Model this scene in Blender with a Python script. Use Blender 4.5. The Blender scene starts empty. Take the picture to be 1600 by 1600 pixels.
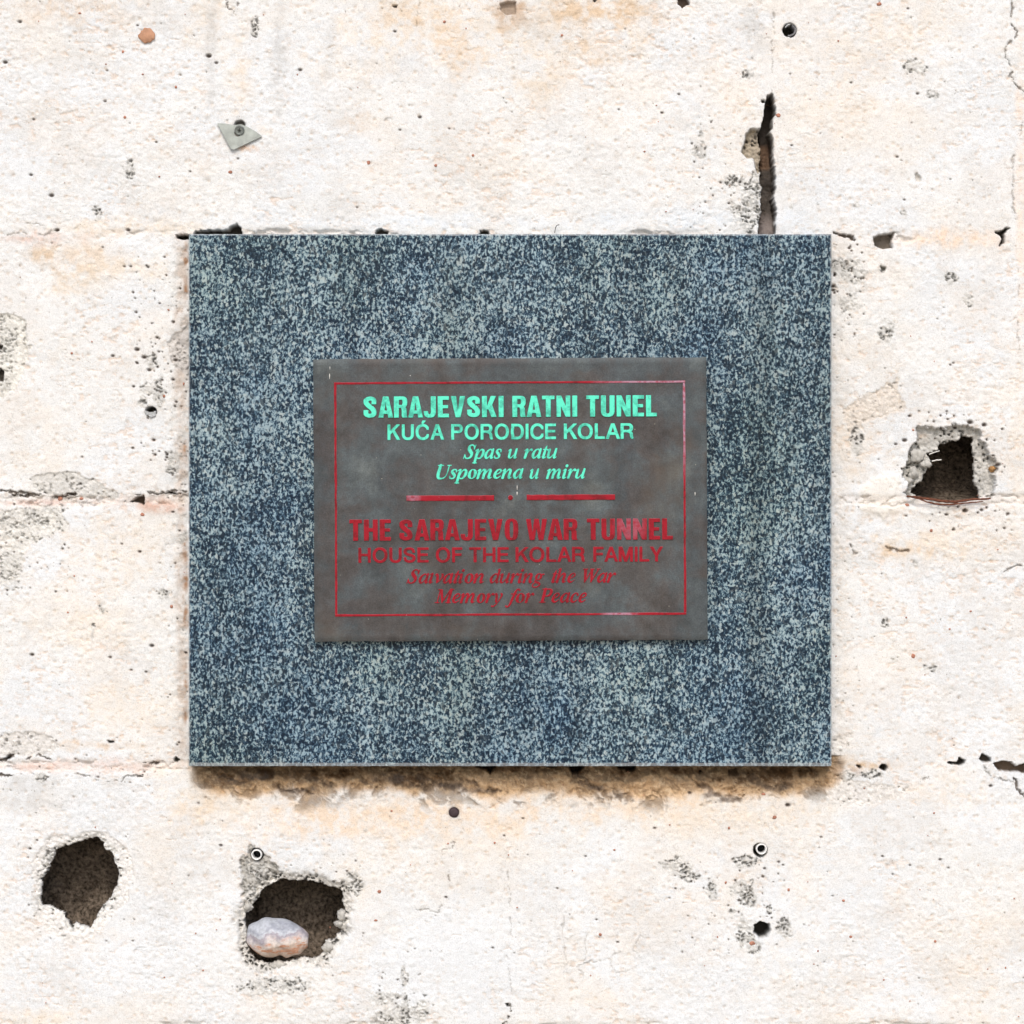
import bpy, math, random
import numpy as np
from mathutils import Vector

# ------------------------------------------------------------------ camera, light, exposure
S = 0.0005            # metres per unit of the plan (block courses 0.2 m high)
CAMD = 2.4            # camera distance from the wall
ZC = 1.5              # height of the plaque's centre above the ground
scene = bpy.context.scene
cam_data = bpy.data.cameras.new('camera')
cam = bpy.data.objects.new('camera', cam_data)
scene.collection.objects.link(cam)
cam.location = (0, -CAMD, ZC)
cam.rotation_euler = (math.radians(90), 0, 0)
cam_data.sensor_width = 36
cam_data.lens = 36 * CAMD / (1600 * S)
cam_data.clip_start = 0.05
cam_data.clip_end = 200
scene.camera = cam

SUN_EL, SUN_AZ = math.radians(43), math.radians(-4)   # azimuth measured from the camera side, minus = left
world = bpy.data.worlds.new("World")
scene.world = world
world.use_nodes = True
wn = world.node_tree
sky = wn.nodes.new('ShaderNodeTexSky')
sky.sky_type = 'NISHITA'
sky.sun_disc = False
sky.sun_elevation = SUN_EL
sky.sun_rotation = math.radians(180) - SUN_AZ
sky.air_density = 1.0
sky.dust_density = 3.0
sky.ozone_density = 1.0
wn.links.new(sky.outputs[0], wn.nodes['Background'].inputs[0])
wn.nodes['Background'].inputs[1].default_value = 0.15
sun_data = bpy.data.lights.new('sun', 'SUN')
sun_data.energy = 1.3
sun_data.angle = math.radians(17)
sun_data.color = (1.0, 0.95, 0.885)
sun = bpy.data.objects.new('sun', sun_data)
scene.collection.objects.link(sun)
d = Vector((math.sin(SUN_AZ) * math.cos(SUN_EL), -math.cos(SUN_AZ) * math.cos(SUN_EL), math.sin(SUN_EL)))
sun.rotation_euler = d.to_track_quat('Z', 'Y').to_euler()
sun.location = (-1, -3, 4)
vs = scene.view_settings
vs.view_transform = 'Standard'
vs.look = 'None'
vs.gamma = 1
vs.exposure = 0.20
vs.use_curve_mapping = False
scene.cycles.max_bounces = 6
scene.cycles.diffuse_bounces = 4

rng = np.random.default_rng(7)
random.seed(7)
C = scene.collection


def W(px, py, out=0.0):
    """plan position to world, for a point standing 'out' metres proud of the wall plane"""
    k = (CAMD - out) / CAMD
    return ((px - 800) * S * k, -out, ZC + (800 - py) * S * k)


# ------------------------------------------------------------------ helpers
def link(o, parent=None):
    C.objects.link(o)
    if parent is not None:
        o.parent = parent
    return o


def thing(name, label, cat, loc=(0, 0, 0), group=None):
    o = bpy.data.objects.new(name, None)
    o.empty_display_size = 0.02
    o.location = loc
    o['label'] = label
    o['category'] = cat
    if group:
        o['group'] = group
    return link(o)


def mesh_np(name, V, F, mat, parent=None, smooth=True, col=None, mats=None, midx=None, loc=None):
    me = bpy.data.meshes.new(name)
    V = np.asarray(V, dtype=np.float32)
    if isinstance(F, np.ndarray) and F.ndim == 2:
        n = F.shape[1]
        me.vertices.add(len(V))
        me.vertices.foreach_set('co', V.ravel())
        me.loops.add(F.size)
        me.loops.foreach_set('vertex_index', F.astype(np.int32).ravel())
        me.polygons.add(len(F))
        me.polygons.foreach_set('loop_start', np.arange(0, F.size, n, dtype=np.int32))
        me.update(calc_edges=True)
    else:
        me.from_pydata([tuple(map(float, v)) for v in V], [], [tuple(int(i) for i in f) for f in F])
    if smooth:
        me.polygons.foreach_set('use_smooth', np.ones(len(me.polygons), dtype=bool))
    for m in (mats or [mat]):
        me.materials.append(m)
    if midx is not None:
        me.polygons.foreach_set('material_index', np.asarray(midx, dtype=np.int32))
    if col is not None:
        a = me.color_attributes.new('Col', 'FLOAT_COLOR', 'POINT')
        c4 = np.ones((len(V), 4), dtype=np.float32)
        c4[:, :3] = col
        a.data.foreach_set('color', c4.ravel())
    me.update()
    o = bpy.data.objects.new(name, me)
    if loc is not None:
        o.location = loc
    return link(o, parent)


class NT:
    def __init__(s, name):
        s.m = bpy.data.materials.new(name)
        s.m.use_nodes = True
        s.t = s.m.node_tree
        s.b = s.t.nodes['Principled BSDF']

    def n(s, kind, **kw):
        nd = s.t.nodes.new('ShaderNode' + kind)
        for k, v in kw.items():
            if k in nd.inputs:
                nd.inputs[k].default_value = v
            else:
                setattr(nd, k, v)
        return nd

    def l(s, a, b):
        s.t.links.new(a, b)

    def coord(s, scale=(1, 1, 1), rot=(0, 0, 0)):
        g = s.n('TexCoord')
        mp = s.n('Mapping')
        mp.inputs['Scale'].default_value = scale
        mp.inputs['Rotation'].default_value = rot
        s.l(g.outputs['Object'], mp.inputs[0])
        return mp.outputs[0]

    def noise(s, vec, scale, detail=4, rough=0.55):
        nd = s.n('TexNoise')
        nd.inputs['Scale'].default_value = scale
        nd.inputs['Detail'].default_value = detail
        nd.inputs['Roughness'].default_value = rough
        s.l(vec, nd.inputs['Vector'])
        return nd.outputs[0]

    def ramp(s, fac, stops):
        r = s.n('ValToRGB')
        e = r.color_ramp.elements
        while len(e) < len(stops):
            e.new(0.5)
        for i, (p, c) in enumerate(stops):
            e[i].position = p
            e[i].color = (c, c, c, 1) if not hasattr(c, '__len__') else (*c, 1)
        s.l(fac, r.inputs[0])
        return r.outputs[0]

    def mix(s, fac, a, b, mode='MIX'):
        m = s.n('MixRGB', blend_type=mode)
        for i, v in enumerate((fac, a, b)):
            if hasattr(v, 'is_linked'):
                s.l(v, m.inputs[i])
            elif hasattr(v, '__len__'):
                m.inputs[i].default_value = (*v, 1)
            else:
                m.inputs[i].default_value = v
        return m.outputs[0]

    def bump(s, h, strength, dist, prev=None):
        b = s.n('Bump')
        b.inputs['Strength'].default_value = strength
        b.inputs['Distance'].default_value = dist
        s.l(h, b.inputs['Height'])
        if prev is not None:
            s.l(prev, b.inputs['Normal'])
        return b.outputs[0]

    def done(s, color=None, rough=0.8, metal=0.0, normal=None, spec=0.3):
        if color is not None:
            if hasattr(color, 'is_linked'):
                s.l(color, s.b.inputs['Base Color'])
            else:
                s.b.inputs['Base Color'].default_value = (*color, 1)
        if hasattr(rough, 'is_linked'):
            s.l(rough, s.b.inputs['Roughness'])
        else:
            s.b.inputs['Roughness'].default_value = rough
        s.b.inputs['Metallic'].default_value = metal
        s.b.inputs['Specular IOR Level'].default_value = spec
        if normal is not None:
            s.l(normal, s.b.inputs['Normal'])
        return s.m


# ------------------------------------------------------------------ materials
def wall_material():
    k = NT('lime_washed_concrete')
    v = k.coord()
    at = k.n('Attribute', attribute_name='Col')
    col = at.outputs['Color']
    n1 = k.noise(v, 1100, 3, 0.6)
    n2 = k.noise(v, 300, 3, 0.6)
    m1 = k.ramp(n1, [(0.30, 0.80), (0.50, 1.0), (0.75, 1.06)])
    m2 = k.ramp(n2, [(0.30, 0.93), (0.6, 1.0)])
    col = k.mix(1.0, col, m1, 'MULTIPLY')
    col = k.mix(1.0, col, m2, 'MULTIPLY')
    # specks of sand showing through
    sp = k.n('TexVoronoi')
    sp.inputs['Scale'].default_value = 330
    k.l(v, sp.inputs['Vector'])
    spot = k.ramp(sp.outputs['Distance'], [(0.10, 1.0), (0.17, 0.0)])
    pick = k.ramp(k.noise(v, 140, 2), [(0.60, 0.0), (0.66, 1.0)])
    f = k.mix(1.0, spot, pick, 'MULTIPLY')
    f = k.mix(1.0, f, (0.7, 0.7, 0.7), 'MULTIPLY')
    col = k.mix(f, col, (0.22, 0.16, 0.12))
    # tan wisps and pale grains finer than the relief
    wv = k.coord((0.5, 1, 1.5), (0, 0.12, 0))
    wi = k.ramp(k.noise(wv, 520, 3, 0.7), [(0.57, 0.0), (0.63, 1.0)])
    wm = k.ramp(k.noise(v, 45, 3), [(0.42, 0.10), (0.62, 0.85)])
    f = k.mix(1.0, wi, wm, 'MULTIPLY')
    f = k.mix(1.0, f, (0.42, 0.42, 0.42), 'MULTIPLY')
    col = k.mix(f, col, k.mix(1.0, col, (0.84, 0.70, 0.53), 'MULTIPLY'))
    gi = k.ramp(k.noise(v, 1000, 2, 0.6), [(0.63, 0.0), (0.69, 0.55)])
    gm = k.ramp(k.noise(v, 80, 3), [(0.45, 0.1), (0.6, 1.0)])
    gi = k.mix(1.0, gi, gm, 'MULTIPLY')
    col = k.mix(gi, col, k.mix(1.0, col, (0.52, 0.50, 0.48), 'MULTIPLY'))
    rm = k.ramp(k.noise(v, 16, 4, 0.6), [(0.40, 0.25), (0.60, 1.0)])
    b = k.bump(k.mix(1.0, k.noise(v, 850, 4, 0.7), rm, 'MULTIPLY'), 0.6, 0.0009)
    b = k.bump(k.noise(v, 330, 3, 0.6), 0.35, 0.0010, b)
    return k.done(col, 0.92, 0, b, 0.15)


def plain(name, color, rough=0.7, metal=0.0, var=0.25, scale=400, bump=0.3, dist=0.0005, spec=0.3):
    k = NT(name)
    v = k.coord()
    n = k.noise(v, scale, 4)
    lo = tuple(c * (1 - var) for c in color)
    hi = tuple(min(1, c * (1 + var)) for c in color)
    col = k.ramp(n, [(0.3, lo), (0.7, hi)])
    b = k.bump(k.noise(v, scale * 1.7, 3), bump, dist)
    return k.done(col, rough, metal, b, spec)


def granite_material(edge=False):
    k = NT('sawn_granite_edge' if edge else 'polished_granite')
    v = k.coord((1.18, 1.0, 0.86))
    dn = k.n('TexNoise')
    dn.inputs['Scale'].default_value = 260
    dn.inputs['Detail'].default_value = 2
    k.l(v, dn.inputs['Vector'])
    vv = k.mix(0.0035, v, dn.outputs['Color'], 'ADD')
    a = k.noise(vv, 410, 2.6, 0.68)
    big = k.noise(v, 26, 4, 0.6)
    mid = k.noise(v, 120, 2, 0.5)
    s1 = k.mix(0.16, a, big)
    s1 = k.mix(0.16, s1, mid)
    base = k.ramp(s1, [(0.430, (0.008, 0.018, 0.033)), (0.478, (0.026, 0.056, 0.092)),
                       (0.515, (0.100, 0.170, 0.218)), (0.575, (0.33, 0.425, 0.455))])
    # pale feldspar flecks
    vo = k.n('TexVoronoi')
    vo.inputs['Scale'].default_value = 420
    k.l(vv, vo.inputs['Vector'])
    cellv = k.n('SeparateColor')
    k.l(vo.outputs['Color'], cellv.inputs[0])
    fl = k.ramp(cellv.outputs[0], [(0.80, 0.0), (0.86, 1.0)])
    msk = k.ramp(s1, [(0.48, 0.0), (0.52, 1.0)])
    fl = k.mix(1.0, fl, msk, 'MULTIPLY')
    fl = k.mix(1.0, fl, (0.55, 0.55, 0.55), 'MULTIPLY')
    base = k.mix(fl, base, (0.42, 0.47, 0.46))
    dk = k.ramp(cellv.outputs[1], [(0.84, 0.0), (0.90, 0.8)])
    base = k.mix(dk, base, (0.018, 0.030, 0.045))
    wob = k.ramp(k.noise(v, 7, 4, 0.65), [(0.35, (0.86, 0.95, 1.06)), (0.5, (1, 1, 1)), (0.65, (0.90, 0.92, 0.87))])
    base = k.mix(1.0, base, wob, 'MULTIPLY')
    # vertical water marks
    wv = k.coord((1, 1, 0.05))
    st = k.ramp(k.noise(wv, 60, 3), [(0.35, 0.84), (0.6, 1.04)])
    base = k.mix(1.0, base, st, 'MULTIPLY')
    sx = k.n('SeparateXYZ')
    k.l(k.coord(), sx.inputs[0])
    bd = k.n('Math', operation='MULTIPLY_ADD')
    k.l(k.noise(k.coord((1, 1, .3)), 30, 3), bd.inputs[0])
    bd.inputs[1].default_value = .03
    k.l(sx.outputs['X'], bd.inputs[2])
    band = k.ramp(bd.outputs[0], [(0.196, 1.0), (0.206, 0.74), (0.216, 0.80), (0.224, 1.0)])
    base = k.mix(1.0, base, band, 'MULTIPLY')
    if edge:
        base = k.mix(0.30, base, (0.62, 0.64, 0.65))
        b = k.bump(k.noise(v, 900, 3), 0.5, 0.0004)
        return k.done(base, 0.8, 0, b, 0.3)
    rg = k.ramp(k.noise(v, 200, 3), [(0.3, 0.30), (0.7, 0.5)])
    b = k.bump(k.noise(v, 500, 3), 0.12, 0.0003)
    return k.done(base, rg, 0, b, 0.14)


def plaque_material():
    k = NT('weathered_bronze')
    v = k.coord()
    a = k.noise(v, 24, 8, 0.68)
    b_ = k.noise(v, 90, 6, 0.65)
    st = k.noise(k.coord((1, 1, 0.12)), 55, 4, 0.6)
    col = k.ramp(a, [(0.32, (0.066, 0.058, 0.055)), (0.45, (0.085, 0.084, 0.086)), (0.56, (0.085, 0.104, 0.115)),
                     (0.72, (0.13, 0.152, 0.156))])
    c2 = k.ramp(b_, [(0.3, 0.66), (0.55, 1.0), (0.75, 1.35)])
    col = k.mix(1.0, col, c2, 'MULTIPLY')
    c3 = k.ramp(st, [(0.3, (0.82, 0.80, 0.80)), (0.65, (1.12, 1.10, 1.06))])
    col = k.mix(1.0, col, c3, 'MULTIPLY')
    c4 = k.ramp(k.noise(v, 900, 3, 0.7), [(0.3, 0.72), (0.7, 1.22)])
    col = k.mix(1.0, col, c4, 'MULTIPLY')
    # warm brown towards patches
    wp = k.ramp(k.noise(v, 13, 5, 0.65), [(0.54, 0.0), (0.70, 0.35)])
    col = k.mix(wp, col, (0.13, 0.095, 0.065))
    # bare metal nicks
    vo = k.n('TexVoronoi')
    vo.inputs['Scale'].default_value = 140
    k.l(v, vo.inputs['Vector'])
    nick = k.ramp(vo.outputs['Distance'], [(0.035, 0.8), (0.06, 0.0)])
    pick = k.ramp(k.noise(v, 60, 2), [(0.56, 0.0), (0.60, 1.0)])
    nick = k.mix(1.0, nick, pick, 'MULTIPLY')
    col = k.mix(nick, col, (0.42, 0.40, 0.34))
    rg = k.ramp(b_, [(0.3, 0.5), (0.7, 0.72)])
    b = k.bump(b_, 0.25, 0.0006)
    b = k.bump(k.noise(v, 700, 3), 0.25, 0.0003, b)
    return k.done(col, rg, 0.35, b, 0.4)


def paint_material(name, base, dull, pale, fade=None):
    k = NT(name)
    g = k.n('NewGeometry')
    tc = k.n('TexCoord')
    v = g.outputs['Position']
    n = k.noise(v, 110, 6, 0.7)
    col = k.ramp(n, [(0.38, dull), (0.52, base)])
    # worn, paler arrises: where the face turns away from the flat top
    sx = k.n('SeparateXYZ')
    k.l(g.outputs['True Normal'], sx.inputs[0])
    ab = k.n('Math', operation='ABSOLUTE')
    k.l(sx.outputs['Y'], ab.inputs[0])
    ed = k.ramp(ab.outputs[0], [(0.35, 0.85), (0.97, 0.0)])
    wn_ = k.ramp(k.noise(v, 260, 3), [(0.40, 0.15), (0.58, 0.95)])
    ed = k.mix(1.0, ed, wn_, 'MULTIPLY')
    col = k.mix(ed, col, pale)
    chip = k.ramp(k.noise(v, 420, 4, 0.7), [(0.69, 0.0), (0.74, 0.8)])
    col = k.mix(chip, col, pale)
    if fade:
        # sun-bleached corner of the frame and the two letters beside it
        for (c, r, amt) in fade:
            vm = k.n('VectorMath', operation='DISTANCE')
            k.l(v, vm.inputs[0])
            vm.inputs[1].default_value = c
            fr = k.ramp(vm.outputs['Value'], [(r * 0.55, amt), (r, 0.0)])
            fn = k.ramp(k.noise(v, 300, 3), [(0.35, 0.3), (0.55, 1.0)])
            fr = k.mix(1.0, fr, fn, 'MULTIPLY')
            col = k.mix(fr, col, (0.42, 0.24, 0.32))
    b = k.bump(k.noise(v, 420, 3), 0.35, 0.0004)
    return k.done(col, 0.5, 0, b, 0.2)


def stone_material():
    k = NT('banded_river_stone')
    v = k.coord()
    sp = k.n('SeparateXYZ')
    k.l(v, sp.inputs[0])
    nz = k.noise(v, 60, 4, 0.6)
    h = k.n('Math', operation='MULTIPLY_ADD')
    k.l(sp.outputs['X'], h.inputs[0])
    h.inputs[1].default_value = -9.0
    h2 = k.n('Math', operation='MULTIPLY_ADD')
    k.l(sp.outputs['Z'], h2.inputs[0])
    h2.inputs[1].default_value = 32.0
    k.l(nz, h2.inputs[2])
    k.l(h2.outputs[0], h.inputs[2])
    col = k.ramp(h.outputs[0], [(0.20, (0.58, 0.46, 0.38)), (0.34, (0.74, 0.66, 0.60)), (0.52, (0.66, 0.62, 0.62)),
                                (0.66, (0.36, 0.33, 0.38)), (0.71, (0.52, 0.55, 0.60)), (0.82, (0.34, 0.36, 0.42)), (0.92, (0.46, 0.49, 0.54))])
    vein = k.ramp(k.noise(k.coord((1, 1, 2.6), (0, 0.35, 0)), 75, 5, 0.7), [(0.48, 0.0), (0.56, 0.9)])
    low = k.ramp(h.outputs[0], [(0.42, 1.0), (0.60, 0.0)])
    vein = k.mix(1.0, vein, low, 'MULTIPLY')
    col = k.mix(vein, col, (0.60, 0.27, 0.15))
    fl = k.ramp(k.noise(v, 420, 3), [(0.35, 0.82), (0.65, 1.08)])
    col = k.mix(1.0, col, fl, 'MULTIPLY')
    b = k.bump(k.noise(v, 240, 4), 0.3, 0.0006)
    return k.done(col, 0.55, 0, b, 0.4)


M_wall = wall_material()
M_gran = granite_material()
M_gran_e = granite_material(True)
M_plaq = plaque_material()
M_green = paint_material('mint_green_paint', (0.11, 0.78, 0.55), (0.06, 0.42, 0.31), (0.22, 0.74, 0.62))
fd = [(W(1070, 600, 0.03), 0.075, 0.95), (W(985, 822, 0.03), 0.014, 0.3), (W(968, 960, 0.03), 0.016, 0.8),
      (W(645, 778, 0.03), 0.008, 0.6)]
M_red = paint_material('crimson_paint', (0.31, 0.006, 0.018), (0.18, 0.006, 0.012), (0.62, 0.26, 0.30), fd)
M_cav = plain('dark_block_inside', (0.17, 0.138, 0.108), 0.95, 0, 0.8, 330, 1.0, 0.002, 0.1)  # dark brown with strong fine noise, for the block chambers
M_stone = stone_material()
M_zinc = plain('dull_zinc_plate', (0.34, 0.37, 0.35), 0.5, 0.35, 0.22, 160, 0.4, 0.0005)
M_screw = plain('grey_steel', (0.20, 0.22, 0.21), 0.45, 0.6, 0.3, 600, 0.4, 0.0003)
M_sleeve = plain('bright_steel', (0.85, 0.86, 0.86), 0.4, 0.2, 0.1, 500, 0.2, 0.0002)
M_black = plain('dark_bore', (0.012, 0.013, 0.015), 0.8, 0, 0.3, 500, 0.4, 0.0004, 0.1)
M_nail = plain('oxidised_iron', (0.060, 0.042, 0.048), 0.6, 0.3, 0.25, 500, 0.4, 0.0003)
M_plug = plain('grey_plastic', (0.45, 0.47, 0.48), 0.6, 0, 0.3, 500, 0.5, 0.0004)
M_twig = plain('brown_twig_bark', (0.13, 0.045, 0.024), 0.7, 0, 0.6, 500, 0.8, 0.0006)
M_fibre = plain('white_straw', (0.65, 0.64, 0.60), 0.5, 0, 0.15, 500, 0.2, 0.0002)
M_wire = plain('black_wire', (0.03, 0.03, 0.03), 0.6, 0.2, 0.2, 500, 0.2, 0.0002)
M_agg = plain('grey_aggregate', (0.46, 0.45, 0.42), 0.85, 0, 0.25, 350, 0.6, 0.0006)
M_clay = plain('orange_clay', (0.46, 0.255, 0.16), 0.85, 0, 0.18, 250, 0.6, 0.0006)
M_rgrit = plain('red_brick_grit', (0.40, 0.19, 0.13), 0.85, 0, 0.35, 300, 0.6, 0.0005)
M_ground = plain('bounce_ground', (0.42, 0.37, 0.30), 0.9, 0, 0.2, 8, 0.4, 0.004, 0.2)

# ------------------------------------------------------------------ ground: unseen, added for its warm bounce light
mesh_np('ground', [(-30, -60, 0), (30, -60, 0), (30, 0.4, 0), (-30, 0.4, 0)], [(0, 1, 2, 3)], M_ground, smooth=False)['kind'] = 'structure'

# ------------------------------------------------------------------ noise
TAB = rng.random((256, 256)).astype(np.float32)


def vn(x, y, seed=0):
    x = x + seed * 17.31
    y = y + seed * 9.77
    xi = np.floor(x)
    yi = np.floor(y)
    fx = (x - xi).astype(np.float32)
    fy = (y - yi).astype(np.float32)
    xi = xi.astype(np.int64) & 255
    yi = yi.astype(np.int64) & 255
    x1 = (xi + 1) & 255
    y1 = (yi + 1) & 255
    fx = fx * fx * (3 - 2 * fx)
    fy = fy * fy * (3 - 2 * fy)
    return (TAB[yi, xi] * (1 - fx) + TAB[yi, x1] * fx) * (1 - fy) + (TAB[y1, xi] * (1 - fx) + TAB[y1, x1] * fx) * fy


def fbm(x, y, s, seed=0, oct=4, ax=1.0, gain=0.5):
    t = 0
    a = 1.0
    tot = 0
    for o in range(oct):
        t = t + a * vn(x / (s * ax) * 2 ** o, y / s * 2 ** o, seed + o * 3.7)
        tot += a
        a *= gain
    return t / tot


def worley(x, y, c, seed=0):
    gx = np.floor(x / c)
    gy = np.floor(y / c)
    best = np.full(x.shape, 9e9, dtype=np.float32)
    sec = np.full(x.shape, 9e9, dtype=np.float32)
    idv = np.zeros(x.shape, dtype=np.float32)
    for dx in (-1, 0, 1):
        for dy in (-1, 0, 1):
            cx = gx + dx
            cy = gy + dy
            a = (cx.astype(np.int64) * 3 + seed * 7) & 255
            b = (cy.astype(np.int64) * 5 + seed * 13) & 255
            jx = TAB[a, b]
            jy = TAB[b, (a + 91) & 255]
            dd = ((cx + jx) * c - x) ** 2 + ((cy + jy) * c - y) ** 2
            nr = dd < best
            sec = np.where(nr, best, np.minimum(sec, dd))
            idv = np.where(nr, TAB[(a + 33) & 255, (b + 57) & 255], idv)
            best = np.where(nr, dd, best)
    return np.sqrt(best), np.sqrt(sec), idv


def sm(a, b, x):
    t = np.clip((x - a) / (b - a), 0, 1)
    return t * t * (3 - 2 * t)


# ------------------------------------------------------------------ wall: plan grid
dense = np.arange(-30, 1631, 1.35)
xs = np.concatenate([np.arange(-1630, -30, 35), dense, np.arange(1630 + 35, 3231, 35)])
ys = np.concatenate([np.arange(-1030, -30, 40), dense, np.arange(1630 + 40, 3801, 40)])
NX, NY = len(xs), len(ys)
X, Y = np.meshgrid(xs, ys)
D = np.zeros_like(X, dtype=np.float32)             # recess in mm
A = np.zeros(X.shape + (3,), dtype=np.float32)     # base colour
HOLE = np.zeros(X.shape, dtype=bool)


def sub(x0, y0, x1, y1):
    i0, i1 = np.searchsorted(xs, [x0, x1])
    j0, j1 = np.searchsorted(ys, [y0, y1])
    return slice(j0, j1), slice(i0, i1)


def blend(sl, m, c):
    A[sl] += (np.asarray(c, dtype=np.float32) - A[sl]) * np.clip(m, 0, 1)[..., None]


FULL = (slice(None), slice(None))
F = lambda s, seed, oct=4, ax=1.0, gain=0.5: fbm(X, Y, s, seed, oct, ax, gain)
n_big, n_mid, n_fine = F(240, 1), F(46, 2), F(9, 3, 3)
RO = .45 + .9 * sm(.40, .62, F(120, 31))
# surface relief
D += (n_big - 0.5) * 4.0 + (n_mid - 0.5) * 1.5 + ((n_fine - 0.5) * 0.5 + (F(4.5, 8, 2) - 0.5) * 0.34) * RO
rid = F(10, 5, 4, ax=1.6, gain=.65)
D += np.abs(rid - 0.5) * -0.9 * RO
crease = sm(0.60, 0.74, F(7, 6, 4, ax=1.8, gain=.65)) * sm(0.42, 0.62, F(90, 7))
D += crease * 0.5
w1, w2, wid = worley(X, Y, 26, 3)
lump = (1 - sm(2.0, 8.0, w1)) * (wid > 0.62)
D -= lump * 0.45
w1b, _, widb = worley(X + 500, Y, 15, 5)
dimple = (1 - sm(1.2, 4.2, w1b)) * (widb > 0.72)
D += dimple * 0.55

# base colour
ROUGH = sm(.40, .62, F(120, 31))
A[...] = (0.775, 0.79, 0.79)
blend(FULL, sm(0.45, 0.62, F(130, 11)) * 0.75, (0.755, 0.79, 0.82))
blend(FULL, sm(0.46, 0.68, F(170, 12)) * sm(0.35, 0.6, F(28, 13)) * 0.30, (0.80, 0.74, 0.66))
blend(FULL, sm(0.52, 0.70, F(60, 14, 4, 1.5)) * 0.22, (0.80, 0.71, 0.60))
blend(FULL, sm(0.56, 0.68, F(75, 15)) * 0.35, (0.68, 0.67, 0.65))
blend(FULL, crease * 0.42, (0.70, 0.51, 0.37))
blend(FULL, dimple * 0.35, (0.62, 0.47, 0.34))
blend(FULL, lump * 0.35, (0.82, 0.80, 0.77))
blend(FULL, sm(0.60, 0.72, F(6, 16, 3, 1.5)) * 0.25, (0.62, 0.55, 0.48))


def ell(cx, cy, rx, ry, c, amt, soft=0.9, ns=20, seed=21):
    sl = sub(cx - rx * 1.8, cy - ry * 1.8, cx + rx * 1.8, cy + ry * 1.8)
    x, y = X[sl], Y[sl]
    if not x.size:
        return
    r = np.sqrt(((x - cx) / rx) ** 2 + ((y - cy) / ry) ** 2) + (fbm(x, y, ns, seed) - 0.5) * 1.3
    if c is PEACH:
        amt = amt * .6
    brk = .45 + .75 * sm(.38, .62, fbm(x, y, 11, seed + 40, 4, 1, .65))
    blend(sl, (1 - sm(1 - soft, 1.15, r)) * amt * brk, c)


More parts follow.
